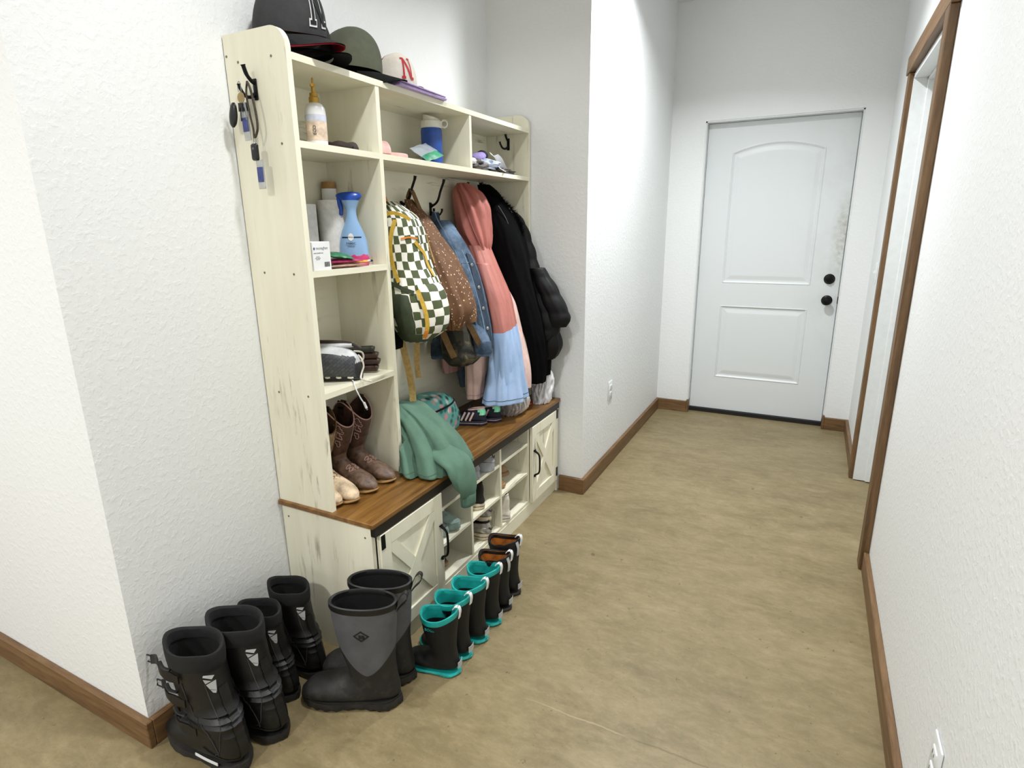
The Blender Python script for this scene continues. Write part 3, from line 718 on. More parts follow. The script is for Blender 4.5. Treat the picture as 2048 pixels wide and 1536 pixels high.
# ------------------------------------------------------------ western boots on the bench
def western(label, group, loc, rz, m_shaft, m_foot, m_stitch, m_sole):
    t = thing('western_boot', label, 'boot', loc, (0, 0, rz), group)
    secs = [(.130, .276, -.020, .276, .052), (.122, .23, -.013, .23, .049), (.103, .165, -.002, .17, .042), (.088, .118, .004, .115, .034), (.086, .098, .0, .075, .031), (.10, .086, .0, .045, .032),
            (.13, .074, .05, .022, .034), (.165, .062, .11, .012, .039), (.195, .050, .16, .010, .038), (.222, .035, .20, .011, .026), (.234, .022, .228, .012, .008)]
    wave = lambda a: -.055*abs(math.cos(a))**1.5+.012*abs(math.sin(a))**4
    R = foot_loft(secs, 50, 44, 2.2, wave=wave); bm = bmesh.new(); loft(bm, R, False, True)
    for fc in bm.faces:
        c = fc.calc_center_median(); fc.material_index = 1 if c.z < .10+.03*(c.x-.04)/.08 and c.x > .045 or (c.z < .075) else 0
    obj('shaft', bm, [m_shaft, m_foot], t)
    bm = bmesh.new(); loft(bm, inner(R, 26, .95)[::-1], True, False); bmesh.ops.reverse_faces(bm, faces=bm.faces); obj('lining', bm, m_shaft, t)
    bm = bmesh.new(); tube(bm, [q+Vector((0, 0, .001)) for q in R[0]], .0022, 6, closed=True); obj('piping', bm, m_stitch, t)
    for s in (-1, 1):
        bm = bmesh.new(); strip(bm, [(.053, s*.05, .24), (.053, s*.052, .275), (.053, s*.050, .292), (.053, s*.047, .275), (.053, s*.045, .22)], [(0, 1, 0), (0, 1, 0), (0, 0, 1), (0, -1, 0), (0, -1, 0)], .026, .0012, 14); obj('pull_strap', bm, M_darkleather, t)
    # stitched scroll on the shaft front and on the vamp
    for s in (1, -1):
        bm = bmesh.new()
        for k, z in enumerate((.222, .196, .168)):
            r_ = .012-.002*k; xx = .088-.006*k
            def on(x, z_): # shaft surface, x measured round from the front seam
                k_ = min(range(len(R)//2), key=lambda q: abs(sum(p.z for p in R[q])/len(R[q])-z_)); return surf(R, k_/(len(R)-1), s*x/.05, .0012)
            tube(bm, [on(.034+r_*1.3*math.cos(a)*(1 if math.sin(2*a) > 0 else .6), z+r_*1.1*math.sin(a)) for a in [2*PI*i/18 for i in range(18)]], .0012, 5, closed=True)
        obj('scroll_stitching', bm, m_stitch, t)
        bm = bmesh.new()
        def vp(x, y):
            tt = (x-.1)/.13; top = .086-.062*tt**1.1; w_ = .036; yy = s*y; return (x, yy, top*(1-.32*(yy/w_)**2)+.0015)
        tube(bm, [vp(.125+.011*math.cos(a), .013+.009*math.sin(2*a)) for a in [2*PI*i/20 for i in range(20)]], .0011, 5, closed=True)
        tube(bm, [vp(.155+.016*math.cos(a), .012+.009*math.sin(a)) for a in [2*PI*i/16 for i in range(16)]], .0011, 5, closed=True)
        obj('scroll_stitching', bm, m_stitch, t)
    obj('sole', sole(.24, .031, .040, .009, -.004, .62, 0, .010, 44, 0), m_sole, t)
    return t
M_darkleather = plain('dark_brown_leather', '2C1B14', .55)
M_brl = plain('brown_boot_leather', '4A3226', .5, var=.35, scale=40, bump=.3, bs=200)
M_brv = plain('worn_brown_vamp_leather', '5D4636', .5, var=.4, scale=50, bump=.3, bs=200)
M_pinkst = plain('pink_stitching', 'B58F88', .7)
M_tansole = plain('tan_boot_welt', 'A8834F', .6)
M_tanl = plain('tan_boot_leather', '8E7658', .6, var=.35, scale=40, bump=.3)
M_tanv = plain('pale_worn_tan_leather', 'C9B192', .65, var=.25, scale=30, bump=.3)
M_tanst = plain('brown_stitching', '6B5030', .7)
for (y, lb, x, a) in ((.800, 'brown western boot with pink stitching, the one against the divider', .044, -3), (.715, 'brown western boot with pink stitching, between its mate and the tan boots', .040, -5)):
    western(lb, 'brown western boots', (x, y, BZ), math.radians(a), M_brl, M_brv, M_pinkst, M_tansole)
for (y, lb, x, a) in ((.638, 'tan western boot beside the brown ones, its shaft half hidden by the end panel', .036, -8), (.582, 'tan western boot nearest the end panel, only its toe showing', .004, -5)):
    western(lb, 'tan western boots', (x, y, BZ), math.radians(a), M_tanl, M_tanv, M_tanst, M_tansole)

# ------------------------------------------------------------ low shoes
def shoe(name, label, loc, rz, L, m_up, m_sole, m_lace, m_heel=None, stripes=None, m_line=None, group=None, H=.42, w=.155, sole_h=.11, laces=True, pitch=0, toe=.55, cat='shoe', slip=False, welt=None):
    t = thing(name, label, cat, loc, (0, pitch, rz), group)
    h = sole_h*L; u = lambda a: a*L
    if slip:
        secs = [(u(.55), u(.24)+h, u(.02), u(.20)+h, u(w*.8)), (u(.57), u(.22)+h, u(0), u(.13)+h, u(w*.9)), (u(.60), u(.21)+h, u(.01), h, u(w*.92)), (u(.68), u(.19)+h, u(.3), h, u(w)), (u(.80), u(.165)+h, u(.58), h, u(w)), (u(.92), u(.12)+h, u(.82), h, u(w*.75)), (u(.975), u(.06)+h, u(.95), h, u(w*.3))]
    else:
        secs = [(u(.44), u(H-.06), u(.03), u(H), u(.085)), (u(.47), u(H-.10), u(.0), u(H-.10), u(.105)), (u(.51), u(H-.13), u(.01), u(.22), u(w*.86)), (u(.55), u(.25)+h*.3, u(0), h, u(w*.88)), (u(.66), u(.205)+h*.3, u(.28), h, u(w*.92)), (u(.80), u(.15)+h*.4, u(.56), h, u(w)), (u(.92), u(.10)+h*.5, u(.80), h, u(w*.8)), (u(.985), u(.04)+h*.7, u(.95), h, u(w*.35))]
    R = foot_loft(secs, 34, 28, 2.2); bm = bmesh.new(); loft(bm, R, False, True)
    for fc in bm.faces:
        c = fc.calc_center_median()
        if m_heel and c.x < u(.13)+.25*(c.z-u(.25)) and c.z > u(.26): fc.material_index = 1
    obj('shoe_upper', bm, [m_up, m_heel or m_up], t)
    bm = bmesh.new(); loft(bm, inner(R, 12, .86)[::-1], True, False); bmesh.ops.reverse_faces(bm, faces=bm.faces); obj('lining', bm, m_line or m_lace, t)
    bm = bmesh.new(); tube(bm, [q for q in R[0]], u(.014), 6, closed=True); obj('collar', bm, m_line or m_up, t)
    obj('sole', sole(L*1.03, u(w*.92), u(w*1.04), h*1.1, -u(.015), toe, 0, u(.03), 40, 0, .01), m_sole, t)
    if welt:
        bm = bmesh.new(); pr = sole_outline(L*1.045, u(w*.95), u(w*1.07), 36, -u(.022), toe)
        tube(bm, [(x, y, h*.62+u(.03)*max(0, ((x+u(.02))/(L*1.04)-.72)/.28)**2) for x, y in pr], u(.006), 5, closed=True); obj('foxing_line', bm, welt, t)
    if laces and not slip:
        def top(x, y): # roughly on the vamp
            tt = (x/L-.44)/.4; z = (H-.07)+(.17-(H-.07))*min(1, max(0, tt))**.75; return (x, y, u(z)-abs(y)*.35+u(.012))
        bm = bmesh.new(); rg = []
        tng = [(u(.36), u(H+.03)), (u(.42), u(H-.03)), (u(.50), u(H-.11)), (u(.60), u(H-.17))]
        strip(bm, [(x, 0, z+u(.01)) for x, z in tng], (.7, 0, 1), u(.14), u(.012), 8); obj('tongue', bm, m_up, t)
        for k in range(4):
            x = u(.46+.065*k); bm = bmesh.new(); tube(bm, [top(x, -u(.07)), top(x+u(.01), -u(.03)), top(x+u(.02), u(.03)), top(x+u(.01), u(.07))], u(.012), 6, smooth=8); obj('lace', bm, m_lace, t)
    if stripes:
        for s in (1, -1):
            for k in range(3):
                x = u(.36+.10*k); bm = bmesh.new(); pts = []
                for q in range(7):
                    f_ = q/6; z = h+u(.02)+f_*u(.19); xx = x-u(.09)*f_; w_ = u(w)*(.96-.33*f_**1.6)
                    pts.append((xx, s*(w_+u(.008)), z))
                strip(bm, pts, (0, s, .3), u(.042), .0009); obj('stripe', bm, stripes, t)
    return t
M_navy = cloth('navy_suede', '15182A', .85, .2, 30)
M_pnk = plain('pale_pink_leather', 'CDAFA6', .6)
M_mint = plain('iridescent_mint_heel', '86DDB4', .25, .3, var=.2, scale=60)
M_navsole = plain('dark_navy_sole', '1B1C30', .6)
for x, y, lb in ((.262, 1.475, 'navy child sneaker with pink stripes and mint heel, nearer one of its pair'), (.300, 1.545, 'navy child sneaker with mint heel, the one beside the clear plastic bag')):
    shoe('sneaker', lb, (x, y, BZ), math.radians(197), .195, M_navy, M_navsole, M_navy, M_mint, M_pnk, M_pnk, 'navy sneakers on the bench', welt=M_pnk)
# cubby shoes
M_gry = cloth('grey_mesh', '9B9CA0', .8, .15, 40); M_grys = plain('glossy_grey_air_sole', 'A3A7AD', .2)
M_tanf = cloth('tan_suede', '9C7F60', .9, .15, 30); M_gum = plain('gum_sole', 'A9835B', .6); M_blackc = cloth('black_canvas', '17140F', .9, .3)
M_mintsh = cloth('pale_mint_knit', '8FA39C', .85, .15, 40); M_silver = plain('silver_metallic_leather', 'B9B4AE', .3, .45, var=.15, scale=40)
M_whsh = cloth('off_white_canvas', 'DCD5C8', .85, .1, 40); M_cream = plain('cream_rubber', 'D8C9AC', .55); M_lacew = plain('white_lace', 'E8E6E0', .8)
M_gryd = plain('dark_grey_logo', '2A2A2E', .5)
def swoop(t, L, mat):
    bm = bmesh.new(); strip(bm, [(-.003, -.010, L*.30), (-.004, .0, L*.27), (-.003, .012, L*.345)], (-1, 0, 0), .006, .001, 8); obj('heel_mark', bm, mat, t)
G3 = 'shoes in the cubbies'
t = shoe('sneaker', 'grey running sneaker with glossy bulging heel, upper row middle cubby', (.394, 1.296, .389), PI, .26, M_gry, M_grys, M_gry, M_whitelogo, None, M_gry, G3, H=.40, sole_h=.15); swoop(t, .225, M_gryd)
t = shoe('sneaker', 'grey running sneaker partly behind the cubby divider, left of its mate', (.380, 1.196, .389), math.radians(183), .25, M_gry, M_grys, M_gry, None, None, M_gry, G3, H=.40, sole_h=.15)
t = shoe('canvas_shoe', 'black shoe with cream sole in the middle cubby of the centre row', (.378, 1.232, .237), math.radians(178), .235, M_blackc, M_cream, M_blackc, None, None, M_blackc, G3, welt=M_blackc, H=.5)
shoe('canvas_shoe', 'black shoe with cream sole, mostly hidden by the divider beside its mate', (.355, 1.160, .237), math.radians(180), .22, M_blackc, M_cream, M_blackc, None, None, M_blackc, G3, H=.5)
shoe('slip_on_shoe', 'pale mint knit shoe with white laces under the green sleeve', (.125, 1.050, .237), math.radians(-4), .255, M_mintsh, M_mintsh, M_lacew, None, None, M_dark, G3, H=.44)
shoe('slip_on_shoe', 'pale grey knit shoe left of the mint one', (.115, .957, .237), math.radians(3), .25, M_gry, M_mintsh, M_lacew, None, None, M_navy, G3, H=.44)
t = shoe('sneaker', 'silver metallic sneaker lying lowest in the centre bottom cubby', (.392, 1.262, .083), PI, .235, M_silver, M_cream, M_silver, M_silver, None, M_dark, G3, H=.34, welt=M_gryd); swoop(t, .17, M_gryd)
t = shoe('sneaker', 'silver metallic sneaker resting on top of its mate', (.380, 1.285, .158), PI, .22, M_silver, M_cream, M_silver, M_silver, None, M_dark, G3, H=.30, sole_h=.08); swoop(t, .16, M_gryd)
shoe('canvas_shoe', 'white canvas sneaker with a striped rubber sole, bottom right cubby', (.392, 1.440, .083), math.radians(176), .235, M_whsh, M_whsh, M_lacew, None, None, M_whsh, G3, welt=M_gryd, H=.55)
shoe('canvas_shoe', 'white canvas sneaker standing deeper, right of its mate, in the bottom right cubby', (.10, 1.53, .083), math.radians(2), .20, M_whsh, M_whsh, M_lacew, None, None, M_whsh, G3, H=.5, pitch=0)
shoe('slipper', 'tan slipper, upper one, in the middle row right cubby', (.125, 1.470, .272), math.radians(8), .235, M_tanf, M_tanf, M_tanf, None, None, M_tanf, G3, slip=True, sole_h=.07)
shoe('slipper', 'brown slipper below the other in the middle row right cubby', (.145, 1.436, .237), math.radians(4), .22, M_gum, M_gum, M_gum, None, None, M_gum, G3, slip=True, sole_h=.07)
shoe('slipper', 'brown shoe in the dark lower left cubby', (.15, .985, .083), math.radians(4), .19, M_darkleather, M_gum, M_gum, None, None, M_dark, G3, slip=True, sole_h=.07)
shoe('slipper', 'pale pink shoe in the upper left cubby behind the sleeve', (.16, .965, .389), math.radians(0), .18, M_pnk, M_pnk, M_pnk, None, None, M_pnk, G3, slip=True, sole_h=.06)
# ============================================================ caps
def cap(label, loc, rz, m_crown, m_brim, m_under, pitch=0, roll=0, sc_=1, panel=None, band=None, letter=None, letter_mats=None, peak=1.0, pa=.30, arch=3.6):
    t = thing('cotton_hat', label, 'cap', loc, (roll, pitch, rz), 'caps on top of the hall tree', sc_)
    rx, ry, h = .098, .080, .118*peak; n = 48; bm = bmesh.new(); rings = []
    def S(a, v, off=0): # a azimuth (0 = front), v 0..1 base to top
        e = v**.92*PI/2; k = math.cos(e)**.72; fr = 1+.05*max(0, math.cos(a))*math.sin(e*2)
        return Vector(((rx+off)*k*math.cos(a)*fr, (ry+off)*k*math.sin(a), (h+off)*math.sin(e)*(1+.04*math.cos(a))-.026*max(0, -math.cos(a))*(1-v)))
    for i in range(19): rings.append([S(2*PI*k/n, i/19, -.0007*(1 if k % 8 == 0 else 0)) for k in range(n)])
    loft(bm, rings, False, True)
    for fc in bm.faces:
        c = fc.calc_center_median(); a = math.atan2(c.y, c.x); fc.material_index = 0 if abs(a) < PI*pa else 1
    obj('crown', bm, [m_crown, panel or m_crown], t)
    bm = bmesh.new(); loft(bm, [[q*.96 for q in rg] for rg in rings][::-1], True, False); bmesh.ops.reverse_faces(bm, faces=bm.faces); obj('sweatband', bm, band or M_dark, t)
    bm = bmesh.new(); lathe(bm, [(.007, 0), (.006, .003), (.001, .005)], 14); bmesh.ops.translate(bm, verts=bm.verts, vec=(0, 0, h-.001)); obj('button', bm, m_brim, t)
    # curved brim
    for nm, m_, dz in (('brim', m_brim, 0), ('brim_underside', m_under, -.0032)):
        bm = bmesh.new(); G = []
        for i in range(25):
            a = -PI*.40+PI*.80*i/24; row = []
            for j in range(9):
                f_ = j/8; base = S(a, 0); ext = .076*(math.cos(a/(PI*.42)*PI/2)**.55 if abs(a) < PI*.42 else 0)
                x = base.x+f_*ext; y = base.y*(1-.06*f_); z = -.0015-f_*.012-arch*y*y*(.35+.65*f_)+dz
                row.append(bm.verts.new((x, y, z)))
            G.append(row)
        for i in range(24):
            for j in range(8): bm.faces.new((G[i][j], G[i+1][j], G[i+1][j+1], G[i][j+1]))
        if nm == 'brim': bmesh.ops.solidify(bm, geom=bm.faces, thickness=-.0030)
        else: bmesh.ops.solidify(bm, geom=bm.faces, thickness=-.0006)
        obj(nm, bm, m_, t)
    if letter:
        # serif N wrapped on the crown front
        W2, H2 = .021, .027
        quads = [[(-W2, -H2), (-W2+.0075, -H2), (-W2+.0075, H2), (-W2, H2)], [(W2-.0065, -H2), (W2, -H2), (W2, H2), (W2-.0065, H2)], [(-W2, H2), (-W2+.011, H2), (W2, -H2), (W2-.011, -H2)]]
        for cx_, cz_ in ((-W2+.003, -H2), (-W2+.001, H2), (W2-.003, H2), (W2-.001, -H2+.0)): quads.append([(cx_-.0085, cz_-.003), (cx_+.0085, cz_-.003), (cx_+.0085, cz_+.003), (cx_-.0085, cz_+.003)])
        for grow, off, m_ in ((.0024, .0016, letter_mats[1]), (0, .0026, letter_mats[0])):
            if m_ is None: continue
            bm = bmesh.new()
            for q in quads:
                cx_ = sum(p[0] for p in q)/4; cz_ = sum(p[1] for p in q)/4; K = 6
                pts = [(p[0]+math.copysign(grow, p[0]-cx_), p[1]+math.copysign(grow, p[1]-cz_)) for p in q]
                g_ = [[None]*(K+1) for _ in range(K+1)]
                for i in range(K+1):
                    for j in range(K+1):
                        s_1, t_1 = i/K, j/K
                        a_ = (pts[0][0]*(1-s_1)+pts[1][0]*s_1, pts[0][1]*(1-s_1)+pts[1][1]*s_1); b_ = (pts[3][0]*(1-s_1)+pts[2][0]*s_1, pts[3][1]*(1-s_1)+pts[2][1]*s_1)
                        X, Z = a_[0]*(1-t_1)+b_[0]*t_1, a_[1]*(1-t_1)+b_[1]*t_1
                        g_[i][j] = bm.verts.new(S((letter+X)/.088, min(.9, max(.02, (.041+Z)/.135)), off))
                for i in range(K):
                    for j in range(K): bm.faces.new((g_[i][j], g_[i+1][j], g_[i+1][j+1], g_[i][j+1]))
            obj('letter_n' if grow == 0 else 'letter_outline', bm, m_, t)
    return t
M_capk = cloth('charcoal_cap_wool', '343436', .9, .15, 20); M_capb = cloth('black_cap_cotton', '131312', .9, .2)
M_red = cloth('red_cap_cotton', 'C22B3F', .8, .1, 20); M_olive = cloth('olive_cap_cotton', '4F5241', .85, .12, 16)
M_crm = cloth('cream_cap_twill', 'DAD2C6', .85, .06, 20); M_redd = cloth('dark_red_cap_cotton', '9C1A22', .8, .1); M_burg = cloth('burgundy_brim', '5A1430', .7, .1)
M_letw = plain('white_embroidery', 'DADADA', .8, bump=.1); M_letk = plain('black_embroidery', '0C0C0E', .8, bump=.1); M_letr = plain('red_embroidery', 'B01E2C', .7, bump=.1)
M_camoc = cloth('black_camo_cap', '1A1B14', .9, .5, 60)
cap('black cap with a curved brim, squashed under the charcoal cap with the white outlined N', (.112, .700, 1.884), math.radians(2), M_camoc, M_camoc, M_capb, math.radians(0), 0, 1.0)
cap('charcoal cap with white outlined black N and red underbrim, topmost of the cap stack', (.112, .664, 1.934), math.radians(-4), M_capk, M_capk, M_red, math.radians(11), math.radians(6), 1.15, band=M_red, letter=.006, letter_mats=(M_letk, M_letw), peak=1.0)
cap('olive green cap with a black underbrim, second from the left on top', (.112, .905, 1.884), math.radians(34), M_olive, M_capb, M_capb, math.radians(3), 0, 1.06, arch=5.5)
cap('cream cap with a red N and red side, above the blue bottle', (.105, 1.150, 1.857), math.radians(-22), M_crm, M_burg, M_burg, math.radians(2), 0, .92, panel=M_redd, letter=-.002, letter_mats=(M_letr, None), pa=.47)
M_lil = plain('lilac_plastic_folder', 'A991C4', .4, var=.08, bump=.02); M_lil2 = plain('pale_lilac_paper', 'CBB8DA', .6)
for k, (x, y, a, m_) in enumerate(((.160, 1.115, 2, M_lil), (.158, 1.122, 1, M_lil2), (.164, 1.108, 3, M_lil))):
    bm = B(-.050, -.145, 0, .094, .145, .0042, bev=.001, seg=1)
    o = obj('folder', bm, m_, None, smooth=False); o.location = (x, y, TSH+.0002+.0050*k); o.rotation_euler = (0, 0, math.radians(a))
    tag(o, ['lilac folder lying flat on the top shelf, lowest of the three', 'pale lilac folder in the middle of the stack on the top shelf', 'lilac folder on top of the stack, under the cream cap'][k], 'folder', 'lilac folders on the top shelf')
for o in list(bpy.data.objects):
    if o.name.startswith('cotton_hat') and 'cream' in o.get('label', ''): o.location.z = TSH+.036

# ============================================================ things on the shelves
S2, S3, S4 = 1.627, 1.276, .908
M_gold = plain('gold_plastic', 'B8923F', .3, .6, var=.1); M_wpl = plain('white_bottle_plastic', (.9, .9, .9), .3, var=.02, bump=0)
M_lab = plain('beige_printed_label', 'D9C3AE', .5, var=.18, scale=40, bump=0); M_ink = plain('black_print', (.06, .06, .07), .6, bump=0)
t = thing('lotion_bottle', 'white pump bottle with gold pump and beige label on the near top cubby shelf', 'bottle', (.165, .680, S2), (0, 0, math.radians(20)))
bm = bmesh.new(); lathe(bm, [(.026, 0), (.0295, .004), (.030, .02), (.030, .095), (.0285, .108), (.022, .118), (.013, .123)], 36, 1, .95); obj('bottle_body', bm, M_wpl, t)
bm = bmesh.new(); n = 18
rg = [[(.0304*math.cos(a), .0289*math.sin(a), z) for a in [math.radians(-150)+math.radians(190)*k/n for k in range(n+1)]] for z in (.018, .070)]
for i in range(n): bm.faces.new([bm.verts.new(p) for p in (rg[0][i], rg[0][i+1], rg[1][i+1], rg[1][i])])
bmesh.ops.remove_doubles(bm, verts=bm.verts, dist=.0001); lb = obj('label', bm, M_lab, t)
bm = bmesh.new()
rg = [[(.0306*math.cos(a), .0291*math.sin(a), z) for a in [math.radians(-150)+math.radians(190)*k/n for k in range(n+1)]] for z in (.070, .088)]
for i in range(n): bm.faces.new([bm.verts.new(p) for p in (rg[0][i], rg[0][i+1], rg[1][i+1], rg[1][i])])
bmesh.ops.remove_doubles(bm, verts=bm.verts, dist=.0001); obj('label_band', bm, plain('lilac_label_band', 'C7CAD8', .5, bump=0), t)
text('label_text', 'ECO', .013, M_ink, t, frame((.0075, -.0296, .045), (0, 0, 1), (-1, -.28, 0)), .0003)
bm = bmesh.new(); lathe(bm, [(.0145, .122), (.0145, .136), (.012, .139), (.0115, .148), (.0055, .150), (.0055, .166), (.008, .167), (.008, .172), (.002, .174)], 24); obj('pump_collar', bm, M_gold, t)
bm = bmesh.new(); tube(bm, [(0, 0, .168), (.004, -.010, .169), (.008, -.022, .166)], .0042, 10); lathe(bm, [(.003, .17), (.0028, .188), (.001, .19)], 10); obj('nozzle', bm, M_gold, t)
# dark braided coil beside it
t = tag(obj('belt', tube(bmesh.new(), [(.035*math.cos(a)*(1-.03*a/6), .048*math.sin(a)*(1-.03*a/6), .009+.0035*a/6.28+.002*math.sin(5*a)) for a in [k*2*PI/26 for k in range(60)]], .0085, 10), plain('dark_brown_braided_leather', '2A1A12', .6, var=.5, scale=140, bump=.8, bs=300)), 'dark brown braided leather belt coiled beside the white pump bottle', 'belt')
t.location = (.165, .785, S2+.001)
# blue water bottle
M_blue = plain('translucent_blue_plastic', '1E4FA8', .22, var=.12, bump=0, Transmission_Weight=.15); M_lidw = plain('off_white_lid', 'DEDCD2', .45, bump=.03)
t = thing('water_bottle', 'blue water bottle with a white flip lid and carry loop', 'bottle', (.120, 1.345, S2), (0, 0, math.radians(27)), None, 1.1)
bm = bmesh.new(); lathe(bm, [(.034, 0), (.0375, .004), (.038, .03), (.0375, .075), (.038, .12), (.036, .132)], 40); obj('bottle_body', bm, M_blue, t)
bm = bmesh.new(); lathe(bm, [(.0375, .130), (.0378, .152), (.034, .156)], 40)
loft(bm, [[(x*.95, y, z) for x, y in [(.030*math.cos(a), .030*math.sin(a)) for a in [2*PI*k/28 for k in range(28)]] for z in [z0+x*.22]] for z0 in (.150,)] + [[(.028*math.cos(2*PI*k/28), .028*math.sin(2*PI*k/28), .168+.028*math.cos(2*PI*k/28)*.28*-1) for k in range(28)]]); obj('lid', bm, M_lidw, t)
bm = bmesh.new(); tube(bm, [(.012+.034+.011*math.cos(a), .004, .146+.012*math.sin(a)) for a in [2*PI*k/16 for k in range(16)]], .0035, 8, closed=True); obj('carry_loop', bm, M_lidw, t)
text('print', 'air', .010, M_whitelogo, t, frame((0, -.0386, .062), (1, 0, 0), (0, 0, 1)), .0003)
# clear and green zip pouch in front
M_clear = plain('cloudy_clear_plastic', (.82, .85, .88), .25, var=.04, bump=.3, bs=60, Transmission_Weight=.55); M_green = plain('green_plastic', '1E8C62', .45, var=.2)
def pouch(name, label, cat, c, rx, ry, rz_, size, th, mats, seed=0, crumple=.006, group=None):
    bm = bmesh.new(); W_, H_ = size; nx, ny = 18, 14; L1 = []
    for sgn in (1, -1):
        G = []
        for i in range(nx+1):
            row = []
            for j in range(ny+1):
                x, y = (i/nx-.5), (j/ny-.5); k = max(0, (1-(2*abs(x))**3)*(1-(2*abs(y))**3))
                nz = noise.noise(Vector((x*5+seed, y*5, 0)))*crumple*1.6+noise.noise(Vector((x*13+seed, y*13, 3)))*crumple*.6
                row.append(bm.verts.new((x*W_*(1+.03*math.sin(y*9+seed)), y*H_*(1+.03*math.sin(x*8+seed)), sgn*(th*k/2+.0006)+nz)))
            G.append(row)
        for i in range(nx):
            for j in range(ny):
                q = (G[i][j], G[i+1][j], G[i+1][j+1], G[i][j+1]); fc = bm.faces.new(q if sgn > 0 else q[::-1])
                if len(mats) > 1 and (j/ny < .35): fc.material_index = 1
        L1.append(G)
    for a in range(nx):
        for j in (0, ny): bm.faces.new((L1[0][a][j], L1[0][a+1][j], L1[1][a+1][j], L1[1][a][j]) if j == ny else (L1[0][a+1][j], L1[0][a][j], L1[1][a][j], L1[1][a+1][j]))
    for b in range(ny):
        for i in (0, nx): bm.faces.new((L1[0][i][b+1], L1[0][i][b], L1[1][i][b], L1[1][i][b+1]) if i == nx else (L1[0][i][b], L1[0][i][b+1], L1[1][i][b+1], L1[1][i][b]))
    o = obj(name, bm, mats); o.location = c; o.rotation_euler = (rx, ry, rz_); return tag(o, label, cat, group)
pouch('zip_bag', 'clear zip bag with green contents leaning against the blue water bottle', 'bag', (.185, 1.215, S2+.040), math.radians(35), math.radians(-14), math.radians(98), (.14, .085), .014, [M_clear, M_green], 1, .0012)
# pink glasses case or pouch
M_pinkp = plain('pale_pink_vinyl', 'D9AFA8', .5, var=.1); M_redin = plain('dark_red_inside', '7A2A2A', .7)
t = thing('flip_flop', 'pale pink flip-flop with a broad strap lying in the middle cubby, at its near end', 'sandal', (.165, .985, S2), (0, 0, math.radians(72)))
pr = sole_outline(.19, .026, .036, 36, -.095, .5); bm = bmesh.new(); loft(bm, [[(x*k, y*k, z) for x, y in pr] for z, k in ((.0005, .98), (.003, 1), (.013, 1), (.016, .97))]); obj('sole', bm, M_pinkp, t)
bm = bmesh.new(); strip(bm, [(-.02+.01*math.cos(a)*0, .037*math.cos(a), .010+.042*math.sin(a)) for a in [PI*k/14 for k in range(15)]], [(0, math.cos(a), math.sin(a)) for a in [PI*k/14 for k in range(15)]], .05, .0022); obj('strap', bm, M_pinkp, t)
# pile in the right cubby
M_lav = cloth('lavender_fleece', '8F7FB5', .9, .15, 20); M_gryk = cloth('grey_knit', '6F6A68', .95, .4, 50); M_whp = plain('white_paper', (.92, .92, .92), .7, var=.02, bump=0); M_ltb = cloth('pale_blue_fabric', 'B4BCD0', .9, .15, 20)
def blob(name, label, cat, c, r3, mat, seed=0, amp=.3, fr=2.2, group=None, rot=(0, 0, 0), parent=None, sub=4):
    bm = bmesh.new(); bmesh.ops.create_icosphere(bm, subdivisions=sub, radius=1)
    for v in bm.verts:
        d = v.co.normalized(); k = 1+amp*noise.noise(d*fr+Vector((seed, 0, 0)))+amp*.4*noise.noise(d*fr*2.7+Vector((0, seed, 0)))
        z = d.z if d.z > -.75 else -.75
        v.co = Vector((d.x*r3[0]*k, d.y*r3[1]*k, z*r3[2]*k if d.z > -.75 else -.75*r3[2]))
    zmin = min(v.co.z for v in bm.verts); bmesh.ops.translate(bm, verts=bm.verts, vec=(0, 0, -zmin))
    o = obj(name, bm, mat, parent, angle=80); o.location = c; o.rotation_euler = rot
    if label: tag(o, label, cat, group)
    return o
blob('knit_hat', 'grey knit hat crumpled in the far top cubby, under the papers', 'hat', (.165, 1.560, S2+.001), (.060, .085, .026), M_gryk, 3, .5, 3)
blob('knit_glove', 'flattened grey knit glove at the far end of the shelf, by the end panel', 'glove', (.160, 1.800, S2+.001), (.055, .14, .016), M_gryk, 5, .5, 3.5)
blob('scarf', 'pale blue scarf bunched up in the far top cubby', 'scarf', (.165, 1.680, S2+.012), (.055, .10, .024), M_ltb, 8, .45, 3)
t = pouch('sunglasses_case', 'lavender soft pouch standing at the back left of the far top cubby', 'pouch', (.14, 1.52, S2+.085), math.radians(70), math.radians(10), math.radians(20), (.07, .06), .02, [M_lav], 4, .006)
t = thing('child_mitten', 'lavender fleece mitten with a dark cuff lying on the grey knits', 'mitten', (.155, 1.635, S2+.062), (math.radians(8), math.radians(-14), math.radians(96)))
bm = bmesh.new(); loft(bm, [[(x, w_*math.cos(a), h_*math.sin(a)) for a in [2*PI*k/20 for k in range(20)]] for x, w_, h_ in catmull([(-.055, .006, .004), (-.048, .022, .014), (-.02, .032, .019), (.02, .030, .018), (.052, .024, .016)], 20)]); obj('hand_part', bm, M_lav, t)
bm = bmesh.new(); loft(bm, [[(x, w_*math.cos(a), h_*math.sin(a)) for a in [2*PI*k/20 for k in range(20)]] for x, w_, h_ in ((.048, .024, .016), (.052, .027, .019), (.066, .028, .020), (.067, .020, .013))]); obj('cuff', bm, M_navy, t)
bm = bmesh.new(); tube(bm, [(.0, .025, 0), (-.012, .036, .002), (-.026, .044, .003)], [.013, .012, .006], 10, smooth=10); obj('thumb', bm, M_lav, t)
o = blob('hair_scrunchie', 'small red scrunchie against the divider in the far top cubby', 'scrunchie', (.19, 1.495, S2+.052), (.020, .026, .010), cloth('coral_red_fabric', 'C4555A', .8), 2, .3)
blob('sock', 'small white rolled sock against the divider in the far top cubby', 'sock', (.212, 1.492, S2+.020), (.020, .028, .014), cloth('white_terry', 'DDDDDD', .95), 6, .2)
